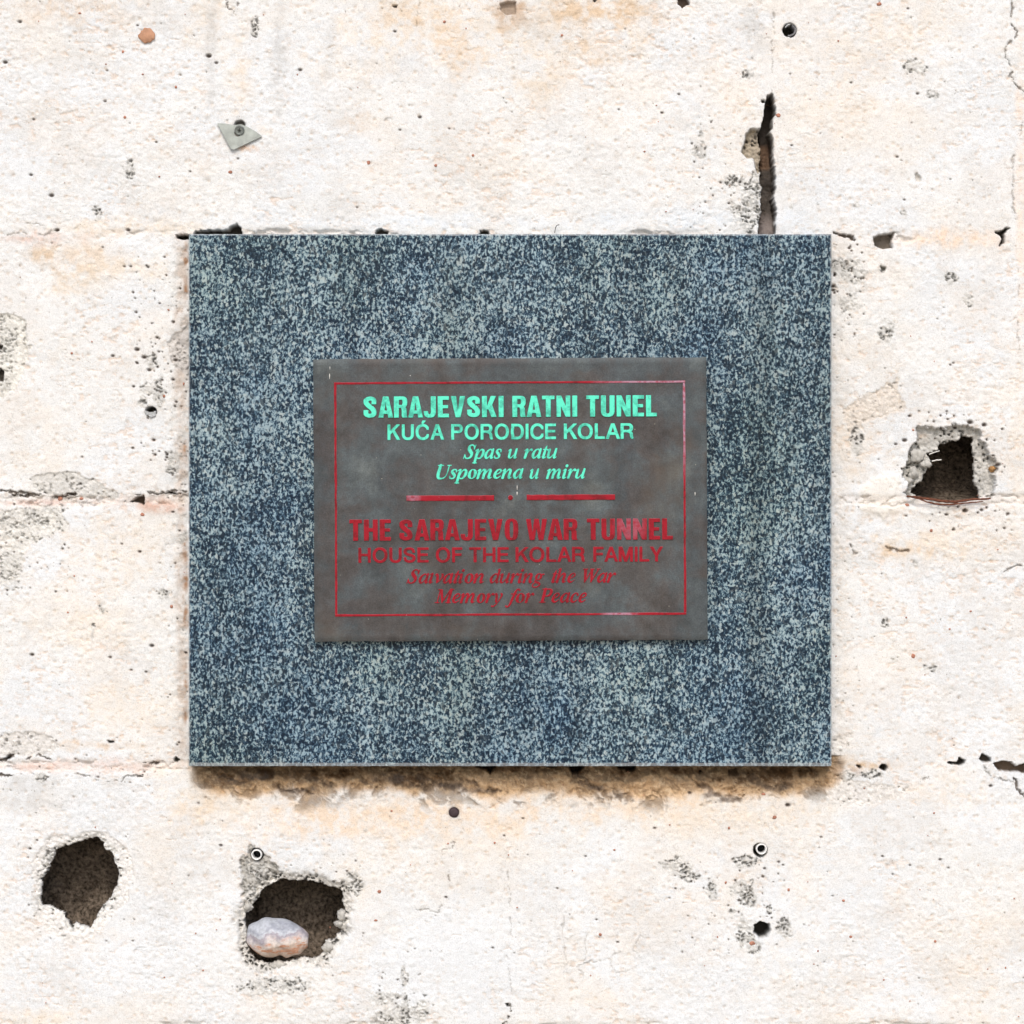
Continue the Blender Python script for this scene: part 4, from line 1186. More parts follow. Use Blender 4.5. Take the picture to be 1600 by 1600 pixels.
# ------------------------------------------------------------------ lettering: glyphs rasterised from pen strokes, traced to outlines, raised
class Glyph:
    def __init__(s, w, h0=-66, h1=164, cell=1.5, mx=60):
        s.w, s.cell, s.x0, s.y0 = w, cell, -mx, h0
        nx, ny = int((w + 2 * mx) / cell), int((h1 - h0) / cell)
        s.gx, s.gy = np.meshgrid(s.x0 + np.arange(nx) * cell, s.y0 + np.arange(ny) * cell)
        s.f = np.full(s.gx.shape, 99.0)      # signed distance

    def add(s, sd):
        s.f = np.minimum(s.f, sd)

    def cut(s, sd):
        s.f = np.maximum(s.f, -sd)

    def poly(s, pts, cut=False):
        (s.cut if cut else s.add)(polysd(s.gx, s.gy, pts))

    def rect(s, x0, y0, x1, y1, cut=False):
        s.poly([(x0, y0), (x1, y0), (x1, y1), (x0, y1)], cut)

    def se(s, cx, cy, rx, ry, n=2.5, cut=False):
        r = (np.abs((s.gx - cx) / rx) ** n + np.abs((s.gy - cy) / ry) ** n) ** (1 / n)
        (s.cut if cut else s.add)((r - 1) * min(rx, ry))

    def pen(s, pts):
        """smooth stroke of varying width (x, y, w)"""
        P = np.array(pts, dtype=float)
        if len(P) > 2:
            Q = np.concatenate([[2 * P[0] - P[1]], P, [2 * P[-1] - P[-2]]])
            out = []
            for i in range(1, len(Q) - 2):
                for t in np.linspace(0, 1, 9, endpoint=False):
                    a, b, c, d_ = Q[i - 1], Q[i], Q[i + 1], Q[i + 2]
                    out.append(.5 * ((2 * b) + (c - a) * t + (2 * a - 5 * b + 4 * c - d_) * t * t + (3 * b - a - 3 * c + d_) * t ** 3))
            out.append(P[-1])
            P = np.array(out)
        for a, b in zip(P[:-1], P[1:]):
            vx, vy = b[0] - a[0], b[1] - a[1]
            t = np.clip(((s.gx - a[0]) * vx + (s.gy - a[1]) * vy) / (vx * vx + vy * vy + 1e-9), 0, 1)
            dd = np.hypot(s.gx - a[0] - t * vx, s.gy - a[1] - t * vy) - (a[2] + t * (b[2] - a[2])) / 2
            s.add(dd)

    def contours(s, iso=0.0):
        f = s.f.copy()
        f[[0, -1], :] = 50.0
        f[:, [0, -1]] = 50.0
        ny, nx = f.shape
        segs = {}

        def pt(i0, j0, i1, j1):
            a, b = f[j0, i0], f[j1, i1]
            t = (iso - a) / (b - a)
            return (i0 + t * (i1 - i0), j0 + t * (j1 - j0))
        for j in range(ny - 1):
            rowb = (f[j] < iso).astype(int) + (f[j + 1] < iso)
            for i in range(nx - 1):
                t_ = rowb[i] + rowb[i + 1]
                if t_ == 0 or t_ == 4:
                    continue
                c = (f[j, i] < iso) | (f[j, i + 1] < iso) << 1 | (f[j + 1, i + 1] < iso) << 2 | (f[j + 1, i] < iso) << 3
                e = {'b': (('h', i, j), (i, j, i + 1, j)), 'r': (('v', i + 1, j), (i + 1, j, i + 1, j + 1)),
                     't': (('h', i, j + 1), (i, j + 1, i + 1, j + 1)), 'l': (('v', i, j), (i, j, i, j + 1))}
                tab = {1: ['lb'], 2: ['br'], 3: ['lr'], 4: ['rt'], 5: ['lb', 'rt'], 6: ['bt'], 7: ['lt'], 8: ['tl'], 9: ['tb'], 10: ['br', 'tl'], 11: ['tr'], 12: ['rl'], 13: ['rb'], 14: ['bl']}
                for ab in tab[int(c)]:
                    ka, kb = e[ab[0]], e[ab[1]]
                    segs.setdefault(ka[0], []).append((kb[0], pt(*ka[1])))
                    segs.setdefault(kb[0], []).append((ka[0], pt(*kb[1])))
        done, loops = set(), []
        for k0 in segs:
            if k0 in done:
                continue
            lp, k_, prev = [], k0, None
            while k_ not in done:
                done.add(k_)
                lp.append(segs[k_][0][1])
                nxt = [s_[0] for s_ in segs[k_] if s_[0] != prev]
                prev = k_
                if not nxt:
                    break
                k_ = nxt[0]
            if len(lp) > 6:
                loops.append(np.array([(s.x0 + a * s.cell, s.y0 + b * s.cell) for a, b in lp]))
        return loops


def simplify(p, tol):
    keep_ = np.zeros(len(p), bool)
    far_ = int(np.argmax(np.hypot(*(p - p[0]).T)))
    keep_[[0, far_]] = True

    def rec(a, b):
        if b - a < 2:
            return
        seg = p[b % len(p)] - p[a]
        L_ = np.hypot(*seg) + 1e-9
        dd = np.abs(seg[0] * (p[a + 1:b, 1] - p[a, 1]) - seg[1] * (p[a + 1:b, 0] - p[a, 0])) / L_
        i = int(np.argmax(dd))
        if dd[i] > tol:
            keep_[a + 1 + i] = True
            rec(a, a + 1 + i)
            rec(a + 1 + i, b)
    rec(0, far_)
    rec(far_, len(p))
    return p[keep_]


def raised(name, loops, height, bev):
    """outline loops (metres) to a raised letter mesh lying in x,z with its back at y=0"""
    cu = bpy.data.curves.new(name, 'CURVE')
    cu.dimensions = '2D'
    cu.fill_mode = 'BOTH'
    cu.extrude = height / 2 - bev
    cu.bevel_depth = bev
    cu.bevel_resolution = 1
    for lp in loops:
        sp = cu.splines.new('POLY')
        sp.points.add(len(lp) - 1)
        for i, (a, b) in enumerate(lp):
            sp.points[i].co = (a, b, 0, 1)
        sp.use_cyclic_u = True
    return curve_mesh(cu, name, height)


def curve_mesh(cu, name, height):
    tmp = bpy.data.objects.new(name, cu)
    C.objects.link(tmp)
    dg = bpy.context.evaluated_depsgraph_get()
    me = bpy.data.meshes.new_from_object(tmp.evaluated_get(dg))
    bpy.data.objects.remove(tmp)
    bpy.data.curves.remove(cu)
    n = len(me.vertices)
    co = np.empty(n * 3, dtype=np.float32)
    me.vertices.foreach_get('co', co)
    co = co.reshape(-1, 3)
    new = np.stack([co[:, 0], -(co[:, 2]) - height / 2, co[:, 1]], -1)
    me.vertices.foreach_set('co', new.astype(np.float32).ravel())
    me.materials.clear()
    me.update()
    return me, new


SHEAR = 0.27


def serif_glyph(ch):
    Wd = {'S': 120, 'p': 108, 'a': 108, 's': 84, 'u': 118, 'r': 84, 't': 58, 'U': 150, 'o': 106, 'm': 172, 'e': 94, 'n': 118, 'i': 58, 'v': 94, 'l': 56, 'd': 108, 'g': 102, 'h': 118, 'W': 186, 'M': 186, 'y': 94, 'f': 72, 'P': 128, 'c': 90}
    g = Glyph(Wd[ch])
    entry = lambda x=0, y=0: g.pen([(x, 80 + y, 6), (x + 8, 90 + y, 8), (x + 20, 97 + y, 9)])
    if ch == 'S':
        g.pen([(98, 104, 9), (92, 128, 13), (70, 143, 12), (44, 134, 20), (38, 108, 30), (58, 80, 34), (82, 52, 30), (78, 18, 22), (50, 3, 13), (24, 10, 13), (10, 38, 9)])
        g.pen([(101, 98, 6), (106, 144, 6)])
        g.pen([(3, 1, 6), (8, 46, 6)])
    elif ch == 'p':
        g.pen([(22, 93, 20), (20, 40, 26), (18, -40, 26)])
        g.rect(-6, -48, 44, -41)
        entry(-2)
        g.pen([(30, 34, 7), (44, 78, 9), (64, 95, 14), (86, 80, 25), (88, 44, 27), (72, 10, 18), (50, 2, 12), (30, 10, 8)])
    elif ch in 'ad':
        g.pen([(74, 78, 8), (58, 96, 12), (34, 86, 15), (16, 56, 26), (16, 26, 26), (30, 6, 20), (48, 10, 10), (72, 44, 7)])
        g.pen([(84, 97 if ch == 'a' else 142, 20), (82, 60, 26), (80, 18, 26), (88, 3, 13), (104, 15, 6)])
        if ch == 'd':
            g.pen([(64, 138, 6), (86, 146, 8)])
    elif ch == 's':
        g.pen([(68, 70, 9), (64, 90, 12), (44, 97, 12), (24, 88, 17), (24, 70, 24), (42, 52, 27), (60, 32, 24), (56, 10, 15), (38, 3, 12), (16, 8, 12), (9, 26, 9)])
    elif ch == 'u':
        entry(-2)
        g.pen([(20, 90, 22), (18, 50, 26), (18, 20, 25), (30, 5, 16), (48, 10, 10), (76, 48, 7)])
        g.pen([(88, 96, 22), (86, 60, 26), (84, 18, 26), (92, 3, 13), (108, 15, 6)])
    elif ch == 'r':
        entry(-2)
        g.pen([(22, 92, 22), (20, 40, 26), (18, 8, 26)])
        g.rect(5, 0, 31, 20)
        g.pen([(28, 45, 7), (46, 82, 9), (64, 95, 17), (72, 86, 22)])
    elif ch == 't':
        g.pen([(36, 128, 8), (30, 100, 20), (26, 50, 26), (24, 14, 26), (34, 3, 13), (52, 15, 6)])
        g.rect(4, 88, 56, 97)
    elif ch == 'U':
        g.pen([(34, 140, 30), (30, 80, 31), (30, 45, 31), (40, 12, 24), (70, 2, 15), (104, 14, 10), (122, 50, 9), (126, 140, 9)])
        g.rect(4, 137, 64, 145)
        g.rect(106, 137, 148, 145)
    elif ch == 'o':
        g.se(52, 49, 46, 51, 2.1)
        g.cut(((np.abs(((g.gx - 52) + (g.gy - 49) * .12) / 17) ** 2 + np.abs((g.gy - 49) / 43) ** 2) ** .5 - 1) * 17)
    elif ch in 'nhm':
        if ch != 'h':
            entry(-4)
            g.pen([(18, 92, 22), (16, 40, 26), (15, 8, 26)])
        else:
            g.pen([(18, 142, 22), (16, 40, 26), (15, 8, 26)])
            g.pen([(-2, 138, 6), (18, 146, 8)])
        g.rect(2, 0, 28, 20)
        if ch == 'm':
            g.pen([(24, 40, 7), (40, 78, 9), (58, 95, 17), (74, 82, 25), (72, 44, 26), (71, 8, 26)])
            g.rect(58, 0, 84, 20)
            g.pen([(80, 40, 7), (98, 78, 9), (116, 95, 17), (132, 82, 25), (130, 44, 26), (130, 16, 26), (140, 3, 13), (158, 15, 6)])
        else:
            g.pen([(24, 40, 7), (42, 78, 9), (62, 95, 17), (80, 82, 25), (78, 44, 26), (78, 16, 26), (88, 3, 13), (106, 15, 6)])
    elif ch == 'e':
        g.pen([(26, 44, 7), (54, 54, 9), (72, 72, 14), (68, 90, 14), (52, 96, 12), (30, 84, 18), (17, 52, 26), (20, 22, 26), (38, 6, 18), (60, 10, 10), (80, 28, 6)])
    elif ch == 'c':
        g.pen([(72, 78, 22), (66, 92, 13), (48, 96, 12), (28, 82, 18), (16, 50, 26), (20, 20, 25), (38, 5, 18), (60, 9, 10), (80, 28, 6)])
    elif ch == 'i':
        entry(-2)
        g.pen([(22, 92, 22), (20, 50, 26), (19, 14, 26), (28, 3, 13), (46, 15, 6)])
        g.se(27, 132, 15, 15, 2)
    elif ch == 'l':
        g.pen([(-2, 92, 6), (20, 104, 8)])
        g.pen([(22, 98, 22), (20, 50, 26), (19, 14, 26), (28, 3, 13), (46, 15, 6)])
    elif ch in 'vy':
        g.pen([(2, 86, 8), (16, 96, 14), (26, 80, 25), (34, 44, 26), (38, 12, 20)])
        if ch == 'v':
            g.pen([(38, 4, 9), (62, 30, 9), (80, 62, 12), (80, 86, 22), (70, 94, 14)])
        else:
            g.pen([(74, 94, 16), (84, 84, 20), (80, 56, 12), (60, 10, 10), (36, -26, 11), (14, -40, 14), (2, -34, 15)])
    elif ch == 'g':
        g.se(46, 64, 38, 36, 2)
        g.se(46, 64, 13, 28, 2, cut=True)
        g.pen([(74, 88, 10), (96, 88, 15)])
        g.pen([(28, 34, 9), (16, 22, 13), (34, 8, 20), (64, -2, 20), (78, -20, 16), (60, -40, 12), (28, -46, 10), (4, -36, 11), (2, -16, 9), (22, 4, 8)])
    elif ch == 'f':
        g.pen([(96, 130, 17), (84, 142, 12), (68, 136, 14), (56, 108, 22), (46, 60, 26), (36, 0, 24), (24, -34, 17), (6, -44, 13), (-6, -34, 15)])
        g.rect(14, 88, 82, 96)
    elif ch == 'W':
        g.poly([(12, 142), (42, 142), (64, 18), (54, 0), (46, 0)])
        g.pen([(52, 8, 10), (98, 136, 9)])
        g.poly([(80, 142), (110, 142), (130, 18), (122, 0), (114, 0)])
        g.pen([(120, 8, 10), (166, 138, 9)])
        g.rect(0, 137, 54, 145)
        g.rect(76, 137, 122, 145)
        g.rect(146, 137, 186, 145)
    elif ch == 'M':
        g.pen([(30, 4, 9), (32, 138, 10)])
        g.poly([(26, 142), (56, 142), (92, 30), (88, 0), (80, 0)])
        g.pen([(84, 8, 10), (142, 138, 12)])
        g.pen([(152, 138, 30), (150, 10, 30)])
        g.rect(4, 0, 54, 8)
        g.rect(122, 0, 182, 8)
        g.rect(8, 137, 46, 145)
        g.rect(138, 137, 184, 145)
    elif ch == 'P':
        g.pen([(38, 138, 30), (36, 10, 30)])
        g.pen([(46, 139, 10), (80, 140, 12), (104, 128, 22), (108, 104, 30), (96, 78, 22), (70, 67, 11), (46, 68, 9)])
        g.rect(4, 0, 70, 8)
        g.rect(4, 137, 54, 145)
    return g, Wd[ch]


def block_glyph(ch):
    """heavy condensed capitals, 100 high"""
    st, br = 22.0, 17.0
    Wd = {'S': 58, 'A': 66, 'R': 61, 'J': 50, 'E': 50, 'V': 64, 'K': 64, 'I': 22, 'T': 56, 'N': 62, 'U': 60, 'L': 48, 'H': 62, 'O': 60, 'W': 92}
    w = Wd[ch]
    g = Glyph(w, -12, 112, 1.2, 12)
    R_ = g.rect
    if ch == 'I':
        R_(0, 0, 22, 100)
    elif ch == 'L':
        R_(0, 0, st, 100)
        R_(0, 0, w, br)
    elif ch == 'E':
        R_(0, 0, st, 100)
        R_(0, 0, w, br)
        R_(0, 100 - br, w, 100)
        R_(0, 43, w - 4, 43 + br - 2)
    elif ch == 'T':
        R_(0, 100 - br, w, 100)
        R_(w / 2 - st / 2, 0, w / 2 + st / 2, 100)
    elif ch == 'H':
        R_(0, 0, st, 100)
        R_(w - st, 0, w, 100)
        R_(0, 43, w, 43 + br)
    elif ch == 'N':
        R_(0, 0, st - 2, 100)
        R_(w - st + 2, 0, w, 100)
        g.poly([(0, 100), (21, 100), (w, 0), (w - 21, 0)])
    elif ch == 'V':
        g.poly([(0, 100), (23, 100), (32, 32), (41, 100), (64, 100), (43, 0), (21, 0)])
    elif ch == 'A':
        g.poly([(0, 0), (22, 0), (33, 76), (44, 0), (66, 0), (45, 100), (21, 100)])
        R_(16, 18, 50, 33)
    elif ch == 'W':
        g.poly([(0, 100), (21, 100), (28, 34), (36, 100), (56, 100), (64, 34), (71, 100), (92, 100), (76, 0), (55, 0), (46, 60), (37, 0), (16, 0)])
    elif ch == 'K':
        R_(0, 0, st, 100)
        g.poly([(18, 40), (40, 100), (63, 100), (34, 34)])
        g.poly([(24, 52), (42, 68), (66, 0), (42, 0)])
    elif ch == 'O':
        g.se(30, 50, 30, 51.5, 2.9)
        g.se(30, 50, 8.5, 36, 3, cut=True)
    elif ch == 'U':
        g.se(30, 32, 30, 33.5, 2.7)
        R_(0, 34, 60, 100)
        g.se(30, 32, 8.5, 17, 2.6, cut=True)
        R_(21.5, 32, 38.5, 112, True)
    elif ch == 'J':
        g.se(22, 28, 27, 29.5, 2.6)
        R_(-8, 30, 27, 70, True)
        R_(27, 28, 49, 100)
        g.se(21, 34, 7, 18, 2.6, cut=True)
        R_(14, 34, 27, 112, True)
        R_(-8, 36, 14, 112, True)
    elif ch == 'R':
        g.se(34, 73, 26, 27, 2.8)
        R_(0, 46, 36, 100)
        R_(22, 60, 34, 84, True)
        g.se(33, 72, 6, 12, 2.5, cut=True)
        R_(0, 0, st, 100)
        g.poly([(30, 52), (48, 54), (56, 42), (57, 8), (61, 0), (38, 0), (35, 8), (35, 36)])
    elif ch == 'S':
        g.pen([(47, 67, 21), (46, 84, 20), (30, 91, 18), (13, 83, 21), (12, 70, 22), (22, 57, 22), (36, 46, 22), (46, 32, 22), (45, 16, 21), (29, 9, 18), (12, 16, 20), (11, 33, 21)])
        R_(37, 55, 66, 63.5, True)
        R_(-6, 36, 20, 44, True)
    return g, w


def sans_glyph(ch):
    """upright grotesque capitals, 100 high, medium weight"""
    st, br = 15.0, 13.0
    Wd = {'K': 80, 'U': 76, 'Ć': 82, 'C': 82, 'A': 86, 'P': 72, 'O': 92, 'R': 79, 'D': 80, 'I': 15, 'E': 68, 'L': 61, 'H': 76, 'S': 74, 'F': 64, 'T': 72, 'M': 90, 'Y': 82}
    w = Wd[ch]
    g = Glyph(w, -12, 140, 1.5, 12)
    R_ = g.rect
    if ch in 'KPRDELHFIM':
        R_(0, 0, st, 100)
    if ch == 'K':
        g.poly([(12, 33), (12, 51), (59, 100), (78, 100)])
        g.poly([(30, 58), (42, 66), (80, 0), (61, 0)])
    elif ch == 'U':
        R_(0, 34, st, 100)
        R_(w - st, 34, w, 100)
        g.se(38, 36, 38, 38, 2.3)
        g.se(38, 36, 38 - st, 25, 2.3, cut=True)
        R_(st, 36, w - st, 120, True)
    elif ch in 'CĆ':
        g.se(46, 50, 46, 52, 2.15)
        g.se(46, 50, 31, 39, 2.1, cut=True)
        g.poly([(50, 38), (110, 30), (110, 68), (50, 64)], True)
        R_(84, -20, 120, 110, True)
        if ch == 'Ć':
            g.poly([(38, 108), (46, 126), (64, 126), (50, 108)])
    elif ch == 'A':
        g.poly([(0, 0), (16, 0), (43, 84), (70, 0), (86, 0), (52, 100), (34, 100)])
        R_(22, 27, 64, 40)
    elif ch in 'PR':
        g.se(44, 72, 29 if ch == 'P' else 31, 28.5, 2.4)
        R_(14, 43.5, 44, 100)
        R_(14, 56, 44, 88, True)
        g.se(44, 72, 14, 16, 2.3, cut=True)
        R_(0, 0, st, 100)
        if ch == 'R':
            g.pen([(44, 48, 12), (58, 44, 14), (66, 32, 15), (67, 14, 15), (72, 4, 12)])
            R_(50, -14, 90, 0, True)
    elif ch == 'O':
        g.se(46, 50, 46, 52, 2.15)
        g.se(46, 50, 31, 39, 2.1, cut=True)
    elif ch == 'D':
        g.se(38, 50, 42, 50, 2.3)
        R_(0, 0, 38, 100)
        g.se(38, 50, 27, 37.5, 2.2, cut=True)
        R_(st, 13, 38, 87, True)
    elif ch in 'EF':
        R_(0, 87, w, 100)
        R_(0, 45, w - 5, 58)
        if ch == 'E':
            R_(0, 0, w, 13)
    elif ch == 'L':
        R_(0, 0, w, 13)
    elif ch == 'H':
        R_(w - st, 0, w, 100)
        R_(0, 45, w, 58)
    elif ch == 'T':
        R_(0, 87, w, 100)
        R_(w / 2 - st / 2, 0, w / 2 + st / 2, 100)
    elif ch == 'M':
        R_(w - st, 0, w, 100)
        g.poly([(0, 100), (21, 100), (45, 24), (69, 100), (90, 100), (52, 0), (38, 0)])
    elif ch == 'Y':
        g.poly([(0, 100), (18, 100), (41, 56), (64, 100), (82, 100), (48.5, 40), (48.5, 0), (33.5, 0), (33.5, 40)])
    elif ch == 'S':
        g.pen([(64, 70, 14), (58, 88, 13.5), (38, 95, 13), (16, 89, 14), (9, 74, 15), (17, 59, 14), (38, 51, 14), (60, 43, 14.5), (67, 27, 15), (58, 10, 14), (36, 5, 13), (14, 12, 13.5), (8, 31, 14)])
        R_(50, 60, 90, 67.5, True)
        R_(-10, 33.5, 24, 41, True)
    return g, w


GC = {}


def glyph_mesh(style, ch, px_h):
    """mesh at final size; returns mesh, left, width (metres)"""
    key = (style, ch, px_h)
    if key in GC:
        return GC[key]
    if 1:
        g, w = {'serif': serif_glyph, 'block': block_glyph, 'sans': sans_glyph}[style](ch)
        k = px_h / (145.0 if style == 'serif' else 100.0) * S * KP
        bv = .00013 if style == 'serif' else (.00012 if style == 'sans' else .00020)
        bev_u = bv / k
        lps = []
        for lp in g.contours(-bev_u + {'serif': 1.2, 'sans': 2.4, 'block': 0.3}[style]):
            lp = simplify(lp, .45)
            if style == 'serif':
                lp = np.stack([lp[:, 0] + lp[:, 1] * SHEAR, lp[:, 1]], -1)
            lps.append(lp * k)
        me, co = raised('letter', lps, .0011 if style == 'block' else .0008, bv)
    r = (me, float(co[:, 0].min()), float(co[:, 0].max()))
    GC[key] = r
    return r


def word(txt, style, x0, x1, ybase, cap, mat, label):
    """letters of one word, between two plan positions on the plaque"""
    lx, lz = L(x0, ybase)
    rx, _ = L(x1, ybase)
    u = cap * S * KP
    gap = {'block': .085, 'sans': .115, 'serif': .0}[style] * u
    place = []
    pen = 0.0
    prev = None
    for ch in txt:
        me, a, b = glyph_mesh(style, ch, cap)
        if style == 'serif':
            w = serif_w[ch] * u / 145
            place.append((me, pen, a, b))
            pen += w
        else:
            if prev is not None:
                kgap = gap
                pair = prev + ch
                if pair in ('RA', 'AR', 'LA', 'AT', 'TA', 'AV', 'VA', 'WA', 'AJ', 'LY', 'FA', 'KO', 'AM', 'AP'):
                    kgap *= .35
                pen += kgap
            place.append((me, pen - a, a, b))
            pen += b - a
        prev = ch
    lo = place[0][1] + place[0][2]
    hi = place[-1][1] + place[-1][3]
    k = (rx - lx) / (hi - lo)
    for me, p, a, b in place:
        o = bpy.data.objects.new('letter', me)
        if not me.materials:
            me.materials.append(mat)
        o.location = (lx + (p - lo) * k, -PT + .0003 + random.uniform(-.00006, .00006), lz)
        o.scale = (k, 1, 1)
        for sl_ in o.material_slots:
            sl_.link = 'OBJECT'
            sl_.material = mat
        o['label'] = label
        link(o, plaque)


serif_w = {'S': 120, 'p': 108, 'a': 108, 's': 84, 'u': 118, 'r': 84, 't': 58, 'U': 150, 'o': 106, 'm': 172, 'e': 94, 'n': 118, 'i': 58, 'v': 94, 'l': 56, 'd': 108, 'g': 102, 'h': 118, 'W': 176, 'M': 186, 'y': 94, 'f': 72, 'P': 128, 'c': 90}
GL, RL = 'mint green raised letter', 'crimson raised letter'
for (t, a, b) in [('SARAJEVSKI', 568, 787), ('RATNI', 800.5, 902), ('TUNEL', 916, 1026.5)]:
    word(t, 'block', a, b, 652.8 - (a - 568) * .005, 33, M_green, GL)
for (t, a, b) in [('KUĆA', 605.5, 694), ('PORODICE', 705, 868.8), ('KOLAR', 881, 990)]:
    word(t, 'sans', a, b, 687 - (a - 605) * .005, 23.2, M_green, GL)
for (t, a, b, y_) in [('Spas', 723.5, 784, 716.8), ('u', 793.5, 809, 716.5), ('ratu', 818, 871, 716.3), ('Uspomena', 682, 818, 748.3), ('u', 827.5, 842.5, 748), ('miru', 853, 915, 747.8)]:
    word(t, 'serif', a, b, y_, 21.6, M_green, GL)
for (t, a, b) in [('THE', 546, 611), ('SARAJEVO', 624, 810), ('WAR', 822, 902.5), ('TUNNEL', 917, 1051.5)]:
    word(t, 'block', a, b, 845 - (a - 546) * .004, 33, M_red, RL)
for (t, a, b) in [('HOUSE', 560, 669.8), ('OF', 681, 722.5), ('THE', 733, 795), ('KOLAR', 805.5, 914), ('FAMILY', 927, 1036)]:
    word(t, 'sans', a, b, 878.8 - (a - 560) * .004, 22.4, M_red, RL)
for (t, a, b, y_) in [('Salvation', 635, 756, 911.5), ('during', 765, 851, 911.0), ('the', 861.5, 899.5, 910.4), ('War', 911, 963, 910.2), ('Memory', 679, 786, 942.2), ('for', 789, 835, 941.8), ('Peace', 842, 917, 941.4)]:
    word(t, 'serif', a, b, y_, 21.6, M_red, RL)


def bar(name, x0, y0, x1, y1, mat, n=60, wig=.00018, seed=0, hgt=.0010):
    """raised flat rule on the plaque with slightly uneven edges"""
    ox_ = pl_c
    ax, bx = (x0 - ox_[0]) * S * KP, (x1 - ox_[0]) * S * KP
    az, bz = (ox_[1] - y1) * S * KP, (ox_[1] - y0) * S * KP
    horiz = (bx - ax) > (bz - az)
    R = np.random.default_rng(seed)
    t = np.linspace(0, 1, n)
    wa = (vn(t * 18, t * 0 + seed, 3) - .5) * wig * 2
    wb = (vn(t * 18, t * 0 + seed, 9) - .5) * wig * 2
    prof = [(0, 0), (0, .75), (.12, 1), (.88, 1), (1, .75), (1, 0)]
    V, Fs = [], []
    for i in range(n):
        for (s_, h_) in prof:
            if horiz:
                z = az + wa[i] + (bz + wb[i] - az - wa[i]) * s_
                V.append((ax + (bx - ax) * t[i], -PT + .0003 - hgt * h_, z))
            else:
                x = ax + wa[i] + (bx + wb[i] - ax - wa[i]) * s_
                V.append((x, -PT + .0003 - hgt * h_, az + (bz - az) * t[i]))
    m = len(prof)
    for i in range(n - 1):
        for j in range(m - 1):
            a = i * m + j
            Fs.append((a, a + 1, a + m + 1, a + m) if not horiz else (a, a + m, a + m + 1, a + 1))
    Fs.append(tuple(range(m)))
    Fs.append(tuple((n - 1) * m + j for j in range(m)))
    return mesh_np(name, V, Fs, mat, plaque, False)


bar('divider_bar', 635, 773.8, 772, 782.2, M_red, seed=1)
bar('divider_bar', 823, 773.3, 961, 781.8, M_red, seed=2)
bar('border_line', 522.9, 596.0, 1071.4, 599.4, M_red, 160, seed=3, hgt=.0008)
bar('border_line', 522.9, 958.4, 1071.4, 962.0, M_red, 160, seed=4, hgt=.0008)
bar('border_line', 522.9, 599.6, 526.5, 958.2, M_red, 120, seed=5, hgt=.0008)
bar('border_line', 1067.8, 599.6, 1071.4, 958.2, M_red, 120, seed=6, hgt=.0008)


def disc(name, lx, lz, r, y0, y1, mat, parent, n=28, dome=.3):
    V, Fs = [], []
    for (k, y) in [(1, y0), (1, y0 + (y1 - y0) * .6), (.9, y0 + (y1 - y0) * .92), (.5, y1)]:
        for i in range(n):
            t = i / n * 6.28318
            V.append((lx + r * k * math.cos(t), y, lz + r * k * math.sin(t)))
    for lv in range(3):
        for i in range(n):
            a, b = lv * n + i, lv * n + (i + 1) % n
            Fs.append((a, b, b + n, a + n))
    Fs.append(tuple(3 * n + i for i in range(n)))
    return mesh_np(name, V, Fs, mat, parent, True)


lx, lz = L(797.6, 777.6)
disc('divider_dot', lx, lz, 3.9 * S, -PT + .0003, -PT - .0008, M_red, plaque, 24)
# bird-dropping streaks on the plaque
for (px_, py_, h_, w_) in [(515.5, 575, 7, 1.1), (515, 588, 12, 1.6), (808, 762, 9, 1.2), (808, 771, 7, 2.0), (1086, 771.5, 7, 1.6), (641, 587, 2, 1.6)]:
    lx, lz = L(px_, py_)
    n = 12
    V = []
    for lv, (k, y) in enumerate([(1, -PT + .0003), (.7, -PT - .00025)]):
        for i in range(n):
            t = i / n * 6.283
            V.append((lx + w_ * .5 * S * k * math.cos(t) * (1 + .3 * math.sin(3 * t)), y, lz + h_ * .5 * S * k * math.sin(t)))
    Fs = [(i, (i + 1) % n, n + (i + 1) % n, n + i) for i in range(n)] + [tuple(range(n, 2 * n))]
    mesh_np('dried_dropping', V, Fs, M_fibre, plaque, True)


# ------------------------------------------------------------------ fixings
def tube(name, pts, radii, mat, parent=None, n=8):
    V, Fs = [], []
    P = [Vector(p) for p in pts]
    for i, p in enumerate(P):
        t = (P[min(i + 1, len(P) - 1)] - P[max(i - 1, 0)]).normalized()
        u = t.cross(Vector((0, 1, 0)))
        if u.length < .01:
            u = t.cross(Vector((1, 0, 0)))
        u.normalize()
        w_ = t.cross(u)
        for j in range(n):
            a = j / n * 6.28318
            q_ = p + (u * math.cos(a) + w_ * math.sin(a)) * radii[i] * (1 + .12 * math.sin(i * 2.1 + j * 1.7))
            V.append(tuple(q_))
    for i in range(len(P) - 1):
        for j in range(n):
            a, b = i * n + j, i * n + (j + 1) % n
            Fs.append((a, b, b + n, a + n))
    Fs.append(tuple(range(n)))
    Fs.append(tuple((len(P) - 1) * n + j for j in range(n)))
    return mesh_np(name, V, Fs, mat, parent, True)


